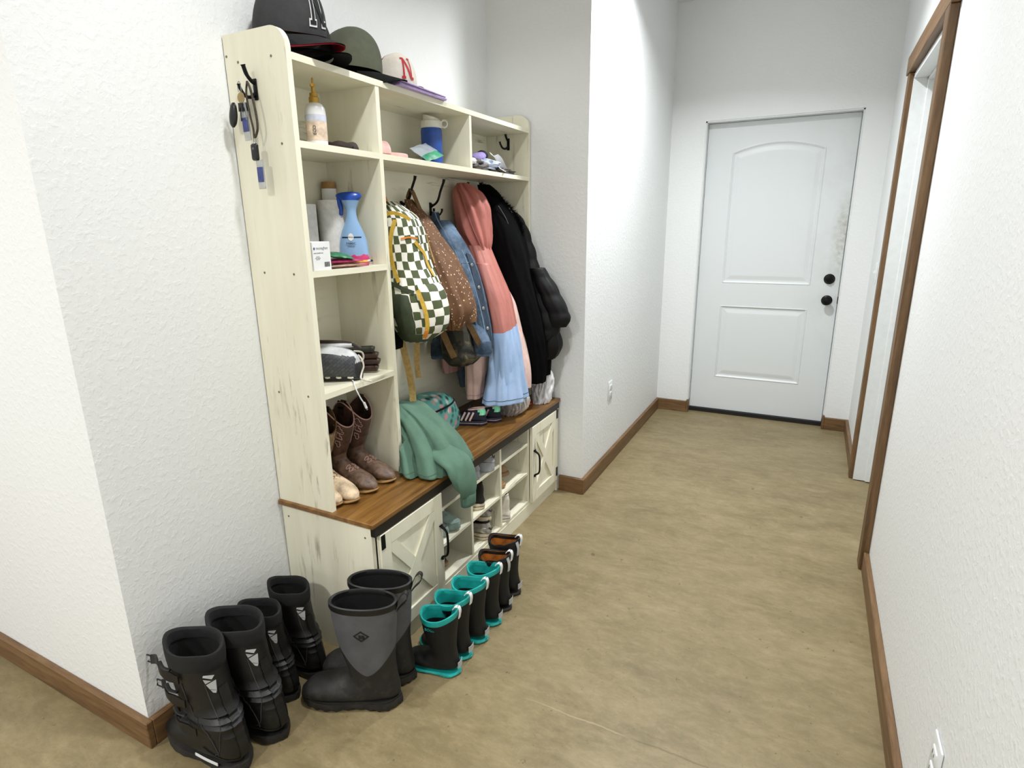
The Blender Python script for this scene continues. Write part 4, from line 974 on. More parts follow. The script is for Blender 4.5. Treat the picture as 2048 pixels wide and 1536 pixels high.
def sheet(name, label, cat, c, rot, pts, mat, curl=.0):
    bm = bmesh.new(); K = 8; g_ = []
    for i in range(K+1):
        row = []
        for j in range(K+1):
            s_1, t_1 = i/K, j/K
            x = (pts[0][0]*(1-s_1)+pts[1][0]*s_1)*(1-t_1)+(pts[3][0]*(1-s_1)+pts[2][0]*s_1)*t_1
            y = (pts[0][1]*(1-s_1)+pts[1][1]*s_1)*(1-t_1)+(pts[3][1]*(1-s_1)+pts[2][1]*s_1)*t_1
            row.append(bm.verts.new((x, y, curl*((2*s_1-1)**2)+curl*.4*math.sin(5*t_1))))
        g_.append(row)
    for i in range(K):
        for j in range(K): bm.faces.new((g_[i][j], g_[i+1][j], g_[i+1][j+1], g_[i][j+1]))
    bmesh.ops.solidify(bm, geom=bm.faces, thickness=.0006); o = obj(name, bm, mat); o.location = c; o.rotation_euler = rot; return tag(o, label, cat)
sheet('paper_tag', 'white paper tag hanging over the far shelf edge', 'paper', (.222, 1.735, S2+.018), (math.radians(-10), math.radians(38), 0), [(-.03, -.05), (.03, -.01), (.0, .055), (-.04, .05)], M_whp, .004)
sheet('receipt', 'long white receipt curling over the pale blue scarf', 'paper', (.175, 1.80, S2+.052), (math.radians(-22), math.radians(16), 0), [(-.025, -.07), (.02, -.07), (.02, .07), (-.025, .07)], M_whp, .012)
# ---- shelf three
M_kraft = plain('brown_kraft_paper', 'A07A4A', .7); M_papt = cloth('quilted_paper_towel', 'DAD9D6', .95, .06, 60, 300, .4)
t = thing('paper_towel_roll', 'tall white paper towel roll behind the spray bottle', 'paper roll', (.085, .800, S3))
bm = bmesh.new(); lathe(bm, [(.046, 0), (.046, .205), (.045, .208), (.02, .208)], 40); obj('towel', bm, M_papt, t)
bm = bmesh.new(); lathe(bm, [(.0205, .002), (.0205, .209), (.0185, .209), (.0185, .1)], 24); obj('core', bm, M_kraft, t)
t = thing('parcel_paper_roll', 'narrow white paper roll with a brown kraft end, highest at the back of the shelf', 'paper roll', (.034, .846, S3))
bm = bmesh.new(); lathe(bm, [(.024, 0), (.024, .248)], 28); obj('wrapper', bm, M_whp, t)
bm = bmesh.new(); lathe(bm, [(.0225, .247), (.0225, .270), (.018, .270), (.018, .2)], 28); obj('kraft_end', bm, M_kraft, t)
bm = B(-.028, -.026, 0, .028, .026, .195, bev=.003); o = tag(obj('tissue_pack', bm, M_papt), 'upright white paper pack left of the towel roll', 'paper pack'); o.location = (.055, .706, S3)
t = thing('clear_cup', 'white shoe care carton standing at the far left of the spray bottle shelf', 'carton', (.10, .60, S3))
t.name = 'small_carton'; obj('carton_body', B(-.035, -.03, 0, .035, .03, .18, bev=.001, seg=1), M_whp, t, smooth=False); obj('carton_flap', B(-.004, .03, .15, .0, .062, .152), M_whp, t, smooth=False)
# fabric refresher
M_fbl = plain('light_blue_bottle', '8FB4DD', .22, var=.05, bump=0); M_fbd = plain('royal_blue_plastic', '1747A8', .3, bump=0)
t = thing('spray_bottle', 'light blue fabric spray bottle with a royal blue trigger and pink flower label', 'bottle', (.160, .805, S3), (0, 0, math.radians(27)), None, 1.03)
bm = bmesh.new(); prof = catmull([(.042, .0, .027), (.046, .006, .030), (.047, .03, .031), (.044, .07, .029), (.034, .105, .024), (.021, .135, .018), (.0165, .155, .015), (.0165, .172, .015), (.024, .192, .021), (.028, .200, .024)], 40)
g = N('blue_bottle_with_pink_base'); v = g.coord(); sep = g.n('ShaderNodeSeparateXYZ'); g.l(v, sep.inputs[0])
# printed pink flowers near the base, part of the label artwork
nn = g.noise(v, 26, 2); ad = g.n('ShaderNodeMath', operation='MULTIPLY_ADD', i_1=-22.0, i_2=1.18); g.l(sep.outputs[2], ad.inputs[0])
ad2 = g.n('ShaderNodeMath', operation='ADD'); g.l(ad.outputs[0], ad2.inputs[0]); g.l(nn, ad2.inputs[1])
M_feb = g.done(g.mix(g.ramp(ad2.outputs[0], [(.90, (0, 0, 0)), (1.0, (1, 1, 1))]), '8FB4DD', 'D6427E'), .2)
loft(bm, [[(a*math.cos(2*PI*k/36), b*math.sin(2*PI*k/36), z) for k in range(36)] for a, z, b in prof]); obj('bottle_body', bm, M_feb, t)
bm = bmesh.new(); loft(bm, [[(x0+a*math.cos(2*PI*k/28), b*math.sin(2*PI*k/28), z) for k in range(28)] for x0, a, z, b in catmull([(0, .026, .199, .022), (-.003, .038, .208, .021), (-.004, .040, .216, .018), (-.002, .030, .223, .013), (0, .008, .226, .004)], 16)]); obj('trigger_head', bm, M_fbd, t)
bm = bmesh.new(); tube(bm, [(-.034, 0, .208), (-.036, 0, .195), (-.031, 0, .175), (-.033, 0, .155)], [.008, .008, .0065, .004], 10, smooth=14); obj('trigger', bm, M_fbd, t)
bm = bmesh.new(); n = 14
def fe(a, z, off=.0006):
    q = None
    for (A, Z, Bb), (A2, Z2, B2) in zip(prof, prof[1:]):
        if Z <= z <= Z2: f_ = (z-Z)/(Z2-Z); q = (A+(A2-A)*f_, Bb+(B2-Bb)*f_)
    return ((q[0]+off)*math.cos(a), (q[1]+off)*math.sin(a), z)
for z0, z1, m_, nm, aa in ((.086, .090, M_navy, 'label_line', 50),):
    rg = [[fe(math.radians(-90-aa)+math.radians(2*aa)*k/n, z) for k in range(n+1)] for z in (z0, z1)]
    for i in range(n): bm.faces.new([bm.verts.new(p) for p in (rg[0][i], rg[0][i+1], rg[1][i+1], rg[1][i])])
    bmesh.ops.remove_doubles(bm, verts=bm.verts, dist=.0001); obj(nm, bm, m_, t)
bm = bmesh.new(); bm.faces.new([bm.verts.new(fe(-PI/2+.22*math.cos(q), .089+.0115*math.sin(q), .0014)) for q in [2*PI*k/20 for k in range(20)]]); obj('label_oval', bm, M_whp, t)
text('label_text', 'febreze', .0052, M_ink, t, frame((0, -.0286, .089), (1, 0, 0), (0, 0, 1)), .0002)
text('label_text', 'FABRIC', .0095, M_ink, t, frame((0, -.0308, .0695), (1, 0, 0), (0, .05, 1)), .0002)
text('label_text', 'REFRESHER', .0048, M_ink, t, frame((0, -.0315, .061), (1, 0, 0), (0, .03, 1)), .0002)
# white medical carton with writing
t = thing('cardboard_box', 'small white printed carton at the near front corner of the spray bottle shelf', 'box', (.193, .582, S3), (0, 0, math.radians(4)))
obj('carton_body', B(-.040, -.038, 0, .040, .038, .082, bev=.001, seg=1), M_whp, t, smooth=False)
F = frame((.0403, -.002, .0), (0, 1, 0), (0, 0, 1))
MO = M_gryp = plain('grey_print', (.55, .57, .6), .6, bump=0)
text('printed_name', 'monaghan', .0125, MO, t, F @ Matrix.Translation((.004, .064, 0)), .0002)
bm = bmesh.new(); bm.faces.new([bm.verts.new(p) for p in ((.0405, -.035, .063), (.0405, -.031, .058), (.0405, -.027, .063), (.0405, -.031, .068))]); obj('printed_mark', bm, plain('navy_print', '2B4A78', .6, bump=0), t)
text('small_print', 'AEROCHAMBER PLUS', .0042, MO, t, F @ Matrix.Translation((-.012, .050, 0)), .0002)
text('small_print', 'anti-static\nvalved chamber\nLatex free', .0038, MO, t, F @ Matrix.Translation((-.016, .036, 0)), .0002)
for k in range(9):
    obj('barcode_bar', B(.0402, .008+k*.0026, .010, .0406, .008+k*.0026+(.0015 if k % 3 else .0008), .024), M_ink, t, smooth=False)
M_pck = plain('green_snack_wrapper', '1F6B45', .4, var=.2); M_mag = plain('magenta_wrapper', 'A93660', .4, var=.25); M_blush = plain('clear_pinkish_bag', 'D8B5A2', .3, var=.15, Transmission_Weight=.3)
pouch('wrapper', 'dark green wrapper slanting up beside the white carton', 'wrapper', (.205, .672, S3+.040), math.radians(14), math.radians(8), math.radians(80), (.11, .05), .014, [M_pck], 2, .0015)
pouch('wrapper', 'magenta wrapper under the green one, reaching the spray bottle', 'wrapper', (.200, .690, S3+.022), math.radians(4), 0, math.radians(80), (.14, .06), .014, [M_mag], 3, .001)
pouch('zip_bag', 'flat clear pinkish bag on the shelf in front of the spray bottle', 'bag', (.205, .700, S3+.008), 0, 0, math.radians(84), (.15, .055), .010, [M_blush], 6, .0008)
t = thing('pencil', 'yellow pencil sticking out along the shelf front below the spray bottle', 'pencil', (.214, .740, S3+.0155), (0, 0, math.radians(88)))
M_yel = plain('yellow_pencil_paint', 'E0A93A', .4)
bm = bmesh.new(); tube(bm, [(-.05, 0, 0), (.06, 0, 0)], .0036, 6); obj('shaft', bm, M_yel, t); bm = bmesh.new(); tube(bm, [(.06, 0, 0), (.072, 0, 0)], .0038, 10); obj('ferrule', bm, M_steel, t)
bm = bmesh.new(); tube(bm, [(.072, 0, 0), (.084, 0, 0)], .0034, 10); obj('eraser', bm, M_capb, t)
# ---- shelf four: ball gloves and cable
def gl_mat():
    g = N('dark_grey_basket_weave_leather'); v = g.coord(); b = g.n('ShaderNodeTexBrick'); b.inputs['Scale'].default_value = 60
    mp = g.n('ShaderNodeMapping'); mp.inputs['Rotation'].default_value = (PI/2, 0, .7); g.l(v, mp.inputs[0])
    b.inputs['Color1'].default_value = lin('4A4B50'); b.inputs['Color2'].default_value = lin('38393D'); b.inputs['Mortar'].default_value = lin('1C1C1F'); b.inputs['Mortar Size'].default_value = .03
    b.inputs['Brick Width'].default_value = .9; b.inputs['Row Height'].default_value = .55
    g.l(mp.outputs[0], b.inputs['Vector']); return g.done(b.outputs[0], .5, g.bump(b.outputs[1], -.5, .002))
M_glv = gl_mat(); M_glw = plain('white_grey_leather', 'C9CACC', .45, var=.1); M_glace = plain('off_white_lace', 'D9D2C4', .6); M_glk = plain('black_glove_leather', '1E1E21', .5)
t = thing('baseball_glove', 'dark grey and white baseball glove with a basket weave web', 'baseball glove', (.118, .692, S4), (0, 0, math.radians(24)))
bm = bmesh.new(); rings = [[(x, w_*math.copysign(abs(math.cos(a))**.95, math.cos(a)), .003+h_*(1+math.copysign(abs(math.sin(a))**.9, math.sin(a)))) for a in [2*PI*k/72 for k in range(72)]] for x, w_, h_ in catmull([(-.115, .020, .030), (-.10, .045, .042), (-.05, .060, .055), (.01, .062, .056), (.055, .054, .051), (.088, .038, .040), (.106, .012, .020)], 70)]
loft(bm, rings)
for fc in bm.faces:
    fc.normal_update(); c = fc.calc_center_median(); fc.material_index = 0 if fc.normal.y < -.22 and c.z < .096-.25*max(0, c.x-.03) and c.x < .094 else (1 if c.z > .06 else 2)
obj('glove_body', bm, [M_glv, M_glw, M_glk], t)
def gs(x, a, off=.001):
    r_ = min(rings, key=lambda q: abs(q[0][0]-x)); k = int(a/(2*PI)*72) % 72; p = Vector(r_[k]); c = Vector((x, 0, .05)); return p+(p-c).normalized()*off
for a0, nm in ((math.radians(228), 0), (math.radians(318), 1)):
    for k in range(5):
        x = -.075+k*.036; bm = bmesh.new(); tube(bm, [gs(x, a0), gs(x+.008, a0, .003), gs(x+.016, a0)], .0035, 6, smooth=6); obj('lace', bm, M_glace, t)
bm = bmesh.new(); tube(bm, [gs(x, math.radians(235), .001) for x in [-.10+.2*k/14 for k in range(15)]], .005, 8); obj('edge_roll', bm, M_glk, t)
bm = bmesh.new(); tube(bm, [gs(x, math.radians(305), .001) for x in [-.10+.2*k/14 for k in range(15)]], .005, 8); obj('edge_roll', bm, M_glk, t)
bm = bmesh.new(); yb = -.0665
for q in ([(-.048, .072), (-.040, .062), (-.034, .046), (-.041, .052)], [(-.041, .058), (-.030, .060), (-.026, .053), (-.035, .050)], [(-.036, .054), (-.030, .052), (-.034, .030)]): bm.faces.new([bm.verts.new((x, yb+abs(z-.05)*.15, z)) for x, z in q])
bmesh.ops.solidify(bm, geom=bm.faces, thickness=.003); obj('emblem', bm, M_whitelogo, t)
bm = bmesh.new(); rings2 = [[(x, .020+w_*math.cos(a), .113+h_*math.sin(a)) for a in [2*PI*k/20 for k in range(20)]] for x, w_, h_ in catmull([(-.10, .022, .010), (-.04, .034, .014), (.03, .032, .013), (.075, .014, .008)], 16)]
loft(bm, rings2); obj('wrist_strap', bm, M_glw, t)
bm = bmesh.new(); tube(bm, [(-.10, .01, .120), (-.04, -.004, .127), (.02, .0, .126), (.07, .015, .118), (.10, .02, .10)], .006, 8, smooth=20); obj('fur_edge', bm, M_darkleather, t)
bm = bmesh.new(); tube(bm, [(.10, -.01, .085), (.112, -.012, .07), (.115, -.008, .045), (.108, -.016, .022), (.113, -.032, .008), (.15, -.045, .0045)], .003, 8, smooth=24); obj('long_lace', bm, M_glace, t)
M_brg = plain('brown_glove_leather', '3A2219', .45, var=.3, scale=40)
t = thing('baseball_glove', 'brown leather baseball glove, fingers up, behind the grey one', 'baseball glove', (.160, .812, S4), (0, 0, math.radians(22)))
for k, (y, z, l) in enumerate(((-.0, .016, .042), (.0, .040, .050), (-.004, .063, .046), (-.01, .084, .036))):
    bm = bmesh.new(); tube(bm, [(-.055, y-.012, z), (-.02, y-.008, z), (l-.012, y, z+.001), (l, y, z+.001), (l+.005, y, z)], [.012, .0125, .0125, .0115, .005], 14, smooth=16); obj('glove_finger', bm, M_brg if k != 3 else plain('dark_olive_leather', '23261A', .5), t)
bm = bmesh.new(); bmesh.ops.create_uvsphere(bm, u_segments=24, v_segments=14, radius=1); bmesh.ops.transform(bm, matrix=Matrix.Translation((-.045, -.008, .050)) @ Matrix.Diagonal((.030, .036, .048, 1)), verts=bm.verts); obj('glove_palm', bm, M_brg, t)
bm = bmesh.new(); tube(bm, [(-.02, -.044, .085), (.004, -.03, .078), (.006, -.028, .055), (-.012, -.04, .04)], .0035, 8, smooth=16); obj('lace', bm, M_glace, t)
M_cab = plain('white_cable', (.88, .88, .87), .4, bump=0)
t = thing('charging_cable', 'white charging cable drooping over the front edge of the glove shelf', 'cable', (.20, .66, S4))
bm = bmesh.new(); tube(bm, [(-.05, .05, .004), (-.01, .045, .004), (.02, .025, .0035), (.036, .010, .002), (.046, .008, -.020), (.052, .020, -.052), (.055, .028, -.066)], .0022, 8, smooth=36); obj('cord', bm, M_cab, t)
bm = bmesh.new(); tube(bm, [(.0548, .0275, -.064), (.0575, .034, -.084)], .0042, 10); obj('plug', bm, M_cab, t); bm = bmesh.new(); tube(bm, [(.0575, .034, -.084), (.0585, .036, -.091)], .0028, 8); obj('plug_tip', bm, M_steel, t)

# ------------------------------------------------------------ keys on the end panel
M_fob = plain('black_key_fob', (.03, .03, .035), .3, bump=0); M_navyt = plain('blue_card_tag', '3B4580', .5, var=.2, scale=90, bump=0); M_cleart = plain('clear_acrylic', (.85, .86, .86), .12, bump=0, Transmission_Weight=.6)
M_cordo = plain('dark_braided_cord', '3A3226', .8, var=.4, scale=150)
def fobset(label, loc, lanyard):
    t = thing('key_ring', label, 'keys', loc, (0, 0, 0), 'keys on the end panel hook')
    return t
t = fobset('ring of keys with an oval black fob and blue tag, hanging from the left prong', (.080, .495, 1.776), False)
bm = bmesh.new(); tube(bm, [(.006*math.cos(a), 0, -.012+.017*math.sin(a)) for a in [2*PI*k/20 for k in range(20)]], .001, 6, closed=True); obj('split_ring', bm, M_steel, t)
bm = bmesh.new(); lathe(bm, [(.0135, -.0008), (.0135, .0008)], 24); bmesh.ops.transform(bm, matrix=Matrix.Translation((.004, -.002, -.036)) @ Matrix.Rotation(PI/2, 4, 'X'), verts=bm.verts); obj('round_token', bm, plain('brass_token', 'A58F62', .35, .6), t)
bm = bmesh.new(); loft(bm, [[(-.018+zz*.18+w_*math.cos(a), -.004+.007*math.sin(a)*(w_/.013), zz) for a in [2*PI*k/20 for k in range(20)]] for zz, w_ in catmull([(-.046, .005), (-.056, .011), (-.078, .0145), (-.098, .012), (-.108, .004)], 18)]); obj('key_fob', bm, M_fob, t)
for k, (dx, ln, an) in enumerate(((.0, .050, .05), (.008, .048, -.15), (.014, .046, -.28))):
    bm = bmesh.new(); box(bm, -.0012, -.0011+k*.003-.004, -ln, .0022, -.0001+k*.003-.004, -.016); box(bm, -.007, -.0011+k*.003-.004, -.026, .009, .0+k*.003-.004, -.004, .0004, 1)
    bmesh.ops.transform(bm, matrix=Matrix.Translation((dx, 0, -.045)) @ Matrix.Rotation(an, 4, 'Y'), verts=bm.verts); obj('key', bm, M_steel if k else M_fob, t)
bm = B(-.012, -.003, -.075, .014, .0005, 0, bev=.0012, seg=1); bmesh.ops.transform(bm, matrix=Matrix.Translation((.006, .002, -.070)) @ Matrix.Rotation(-.04, 4, 'Y'), verts=bm.verts); o = obj('tag_sleeve', bm, M_cleart, t)
bm = B(-.010, -.0040, -.052, .012, -.0032, -.016); bmesh.ops.transform(bm, matrix=Matrix.Translation((.006, .002, -.070)) @ Matrix.Rotation(-.04, 4, 'Y'), verts=bm.verts); obj('tag_card', bm, M_navyt, t)
t = fobset('car key with a rectangular fob hanging on a long braided cord', (.112, .490, 1.765), True)
bm = bmesh.new(); tube(bm, [(0, .005, .012), (.012, .003, -.01), (.022, .002, -.06), (.024, .002, -.10), (.018, .002, -.118), (.010, 0, -.13)], .0032, 8, smooth=36)
tube(bm, [(0, .005, .012), (-.006, .003, -.02), (.0, .002, -.07), (.006, .002, -.105), (.008, 0, -.13)], .0026, 8, smooth=36); obj('braided_cord', bm, M_cordo, t)
bm = bmesh.new(); tube(bm, [(.009+.004*math.cos(a), 0, -.136+.010*math.sin(a)) for a in [2*PI*k/16 for k in range(16)]], .0012, 6, closed=True); obj('clasp', bm, M_steel, t)
obj('key_fob', B(-.005, -.008, -.188, .021, .003, -.144, bev=.0065, seg=4), M_fob, t)
text('fob_mark', 'H', .010, M_steel, t, frame((.008, -.0083, -.158), (1, 0, 0), (0, 0, 1)), .0003)
bm = B(.004, -.002, -.262, .032, .0015, -.186, bev=.0014, seg=1); bmesh.ops.transform(bm, matrix=Matrix.Translation((0, .001, 0)), verts=bm.verts); obj('tag_sleeve', bm, M_cleart, t)
obj('tag_card', B(.007, -.0026, -.244, .029, -.0018, -.205), M_navyt, t)
# ============================================================ clothes and bags on the hooks
def uvloft(bm, rings, close0=True, close1=True):
    """loft with a metric UV map (u round, v down)"""
    uvl = bm.loops.layers.uv.verify(); vr = [[bm.verts.new(p) for p in rg] for rg in rings]; n = len(rings[0])
    per = [0]
    big = max(rings, key=lambda rg: sum((Vector(rg[i])-Vector(rg[i-1])).length for i in range(n)))
    for i in range(n): per.append(per[-1]+(Vector(big[(i+1) % n])-Vector(big[i])).length)
    vv = [0]
    for a, b in zip(rings, rings[1:]): vv.append(vv[-1]+(sum((Vector(p) for p in a), Vector())/n-sum((Vector(p) for p in b), Vector())/n).length)
    for r_ in range(len(rings)-1):
        for i in range(n):
            fc = bm.faces.new((vr[r_][i], vr[r_][(i+1) % n], vr[r_+1][(i+1) % n], vr[r_+1][i]))
            for lp, (a, b) in zip(fc.loops, ((per[i], vv[r_]), (per[i+1], vv[r_]), (per[i+1], vv[r_+1]), (per[i], vv[r_+1]))): lp[uvl].uv = (a, b)
    if close0: bm.faces.new(vr[0][::-1])
    if close1: bm.faces.new(vr[-1])
    return vr
def drape(secs, rows=64, seg=72, folds=(7, .010), seed=0, sup=2.2, xmin=.012, tilt=0.0, twist=0, grow=1.0, crease=.5, shape=None, mixw=(.6, .9), nf=1.0):
    """rings of a hanging garment; secs (z, xc, yc, dx, dy) top to bottom"""
    S = catmull(secs, rows); out = []
    for k, (z, xc, yc, dx, dy) in enumerate(S):
        t = k/(rows-1); rg = []
        amp = folds[1]*min(1, t*3+.15)*(0.55+.45*t*grow)
        for i in range(seg):
            a = 2*PI*i/seg; ca, sa = math.cos(a), math.sin(a)
            ca = math.copysign(abs(ca)**(2/sup), ca); sa = math.copysign(abs(sa)**(2/sup), sa)
            ph = seed*1.7+1.3*math.sin(t*2.2+seed)+twist*t
            w1 = math.sin(folds[0]*a+ph); w1 = 1-2*abs(w1)**.7*crease-(1-crease)*(.5-.5*w1)
            nz = noise.noise(Vector((math.cos(a)*1.8*nf+seed, math.sin(a)*1.8*nf, z*7*nf)))+.5*noise.noise(Vector((math.cos(a)*4*nf+seed, math.sin(a)*4*nf, z*13*nf)))
            if nf > 1: nz = 1-3*abs(nz)
            d = amp*(mixw[0]*w1+mixw[1]*nz)
            if shape: d += shape(a, t, z)
            x = xc+(dx+d)*ca; y = yc+(dy+d)*sa
            rg.append(Vector((max(xmin+.003*math.sin(a*3), x), y, z+tilt*sa)))
        out.append(rg)
    return out
def hem(rings, inset=.9, up=.03):
    rg = rings[-1]; c = sum(rg, Vector())/len(rg)
    return rings+[[c+(q-c)*.985+Vector((0, 0, -.003)) for q in rg], [c+(q-c)*inset+Vector((0, 0, .0)) for q in rg], [c+(q-c)*inset*.97+Vector((0, 0, up)) for q in rg]]
def uvmat(name): g = N(name); c = g.n('ShaderNodeUVMap'); m = g.n('ShaderNodeMapping'); g.l(c.outputs[0], m.inputs[0]); return g, m.outputs[0]
def fabbump(g, v=None, k=.3):
    o = g.coord(); return g.bump(g.noise(o, 700, 2), .25, .0006, g.bump(g.noise(o, 40, 3), k, .004))
# folds shared by the coats
def bodyfold(a, t, z):
    s_ = 0
    for a0, sl, w_, am in ((-2.2, .5, .18, .012), (-1.75, .35, .13, -.016), (-1.3, .45, .15, .012), (-.95, .1, .11, -.018), (-.5, .25, .16, .012), (0, .1, .12, -.010)):
        dd = math.atan2(math.sin(a-a0-sl*t), math.cos(a-a0-sl*t)); s_ += am*math.exp(-(dd/w_)**2)*min(1, t*t*1.6+.12)
    return s_
def softfold(k, sh=0): return lambda a, t, z: k*bodyfold(a+sh, t, z)
# materials
g, v = uvmat('green_and_white_checked_nylon')
wn = g.n('ShaderNodeTexNoise'); wn.inputs['Scale'].default_value = 14; g.l(v, wn.inputs['Vector'])
mx = g.n('ShaderNodeMix', data_type='VECTOR'); mx.inputs[0].default_value = .018; g.l(v, mx.inputs[4]); g.l(wn.outputs['Color'], mx.inputs[5])
ck = g.n('ShaderNodeTexChecker'); ck.inputs['Scale'].default_value = 34; ck.inputs['Color1'].default_value = lin('49522F'); ck.inputs['Color2'].default_value = lin('EDEAE0'); g.l(mx.outputs[1], ck.inputs['Vector'])
M_check = g.done(ck.outputs[0], .7, fabbump(g, k=.4))
def dots(name, base, dot, scale, thr):
    g, v = uvmat(name); vo = g.n('ShaderNodeTexVoronoi'); vo.inputs['Scale'].default_value = scale; g.l(v, vo.inputs['Vector'])
    sz = g.n('ShaderNodeMath', operation='MULTIPLY_ADD', i_1=.16, i_2=thr); g.l(vo.outputs['Color'], sz.inputs[0])
    cmp_ = g.n('ShaderNodeMath', operation='LESS_THAN'); g.l(vo.outputs['Distance'], cmp_.inputs[0]); g.l(sz.outputs[0], cmp_.inputs[1])
    bc = g.ramp(g.noise(g.coord(), 12, 4), [(.3, base[0]), (.7, base[1])]); return g.done(g.mix(cmp_.outputs[0], bc, dot), .75, fabbump(g, k=.4))
M_dots = dots('brown_dotted_fabric', ('5A3B26', '76502F'), 'DCC2A0', 75, .13)
def denim():
    g = N('washed_blue_denim'); v = g.coord(); n1 = g.noise(v, 9, 5, .6); n2 = g.noise(v, 60, 4, .7)
    c = g.ramp(n1, [(.3, '2A3949'), (.5, '43586E'), (.72, '7085A0')]); c = g.mix(g.ramp(n2, [(.45, (0, 0, 0)), (.8, (.6, .6, .6))]), c, '8A9DB2')
    return g.done(c, .85, fabbump(g, k=.4))
M_denim = denim(); M_denimd = cloth('dark_denim', '2C3A4A', .9, .3, 20); M_seam = cloth('pale_denim_seam', '8BA3BD', .85, .2, 60)
M_salmon = cloth('salmon_nylon', 'B56C62', .55, .08, 10, 900, .25); M_bluec = cloth('powder_blue_nylon', '9DB4D6', .6, .06, 10, 900, .25)
M_blk = cloth('black_puffer_nylon', '08080A', .6, .3, 12, 900, .3, Specular_IOR_Level=.25); M_blk2 = cloth('black_wool', '050506', .95, .3, 20, Specular_IOR_Level=.1); M_lpink = cloth('pale_pink_nylon', 'D9B9B0', .5, .08, 14, 900, .5)
M_dpink = cloth('dusty_pink_cotton', 'B88F8C', .85, .12, 14); M_slate = cloth('slate_blue_fabric', '5D6A7C', .9, .2); M_webt = cloth('tan_webbing', 'C4A468', .85, .15, 80, 500, .3)
M_yelz = cloth('mustard_zip_tape', 'C9A43C', .7, .12, 60); M_greend = cloth('dark_green_nylon', '3C4630', .7, .2, 16); M_orz = plain('orange_zip_pull', 'E58A32', .5)
M_webb = cloth('brown_webbing', '6E5330', .85, .15, 80, 500, .3)
g = N('dark_camouflage'); v = g.coord(); M_camo = g.done(g.ramp(g.noise(v, 22, 2, .5, .6), [(.40, '15160F'), (.47, '3A2A1C'), (.53, '2C3020'), (.62, '5A4E36')], 'CONSTANT'), .8, fabbump(g))

def hang(name, label, cat, rings, mat, base=None, **kw):
    z0 = min(q.z for q in rings[-1]); c = sum(rings[-1], Vector())/len(rings[-1])
    return thing(name, label, cat, (c.x, c.y, z0))
def pt(name, bm, mat, t, **kw): return obj(name, bm, mat, t, world=True, angle=70, **kw)

# --- checked backpack
secs = [(1.488, .100, 1.07, .030, .034), (1.432, .150, 1.07, .060, .066), (1.376, .163, 1.068, .072, .079), (1.320, .172, 1.066, .076, .084), (1.263, .182, 1.064, .081, .089), (1.206, .200, 1.060, .090, .098), (1.149, .214, 1.058, .097, .105), (1.091, .228, 1.056, .095, .104), (1.032, .232, 1.054, .082, .090), (.985, .218, 1.05, .045, .05)]
def bpshape(a, t, z):
    return .012*math.exp(-((a-D(345 if a > PI else -15))/.5)**2)*math.exp(-((t-.72)/.2)**2)+.008*math.exp(-((a-D(280))/.35)**2)*math.exp(-((t-.7)/.15)**2)
R = drape(secs, 70, 80, (3, .006), 3, 2.5, shape=bpshape)
t = hang('backpack', 'green and white checked backpack with mustard zips, nearest the divider', 'backpack', R, None)
bm = bmesh.new(); uvloft(bm, R); pt('backpack_body', bm, M_check, t)
# front pocket bulge
def bulge(Rg, t0, t1, a0, a1, th, mat, name, par, nt=18, na=20):
    bm = bmesh.new(); uvl = bm.loops.layers.uv.verify(); G = []
    for i in range(nt+1):
        row = []
        for j in range(na+1):
            s_1, s_2 = i/nt, j/na; tt = t0+(t1-t0)*s_1; aa = a0+(a1-a0)*s_2
            k = max(0, (1-(2*abs(s_1-.5))**4)*(1-(2*abs(s_2-.5))**4))**.5
            row.append(bm.verts.new(surf(Rg, tt, aa, -.004+(th+.004)*k)))
        G.append(row)
    L_ = (Rg[0][0]-Rg[-1][0]).length
    for i in range(nt):
        for j in range(na):
            fc = bm.faces.new((G[i][j], G[i+1][j], G[i+1][j+1], G[i][j+1]))
            for lp, (p, q) in zip(fc.loops, ((i, j), (i+1, j), (i+1, j+1), (i, j+1))): lp[uvl].uv = ((a0+(a1-a0)*q/na)*.09, (t0+(t1-t0)*p/nt)*L_)
    return pt(name, bm, mat, par)
bulge(R, .56, .97, D(-52), D(26), .018, M_check, 'front_pocket', t)
bulge(R, .62, .94, D(-112), D(-66), .006, M_greend, 'side_pocket', t)
bulge(R, .90, .995, D(-150), D(60), .006, M_greend, 'bottom_panel', t)
pt('zip_tape', ribbon(R, [(.60, D(-46)), (.70, D(-42)), (.82, D(-40)), (.93, D(-43))], .015, .018), M_yelz, t)
pt('zip_tape', ribbon(R, [(.13, D(-70)), (.22, D(-84)), (.34, D(-90)), (.46, D(-88)), (.55, D(-82))], .015, .003), M_yelz, t)
pt('zip_tape', ribbon(R, [(.28, D(-20)), (.36, D(0)), (.44, D(2)), (.52, D(4))], .013, .004), M_yelz, t)
pt('zip_tape', ribbon(R, [(.10, D(-100)), (.085, D(-70)), (.10, D(-40)), (.13, D(-18))], .013, .004), M_yelz, t)
pt('piping', ribbon(R, [(.26, D(-60)), (.25, D(-35)), (.26, D(-10))], .006, .004), M_orz, t)
pt('pocket_trim', ribbon(R, [(.545, D(-120)), (.56, D(-95)), (.60, D(-70)), (.62, D(-55))], .014, .006), M_greend, t)
pt('zip_pull', ribbon(R, [(.865, D(-43)), (.93, D(-42))], .011, .023, .002), M_orz, t)
bm = bmesh.new(); strip(bm, [(.04, 1.07, 1.475), (.045, 1.07, 1.51), (.06, 1.07, 1.522), (.085, 1.068, 1.51), (.10, 1.066, 1.480)], [(-1, 0, 0), (-.5, 0, .8), (0, 0, 1), (.6, 0, .8), (1, 0, 0)], .02, .0016, 18); pt('grab_loop', bm, M_orz, t)
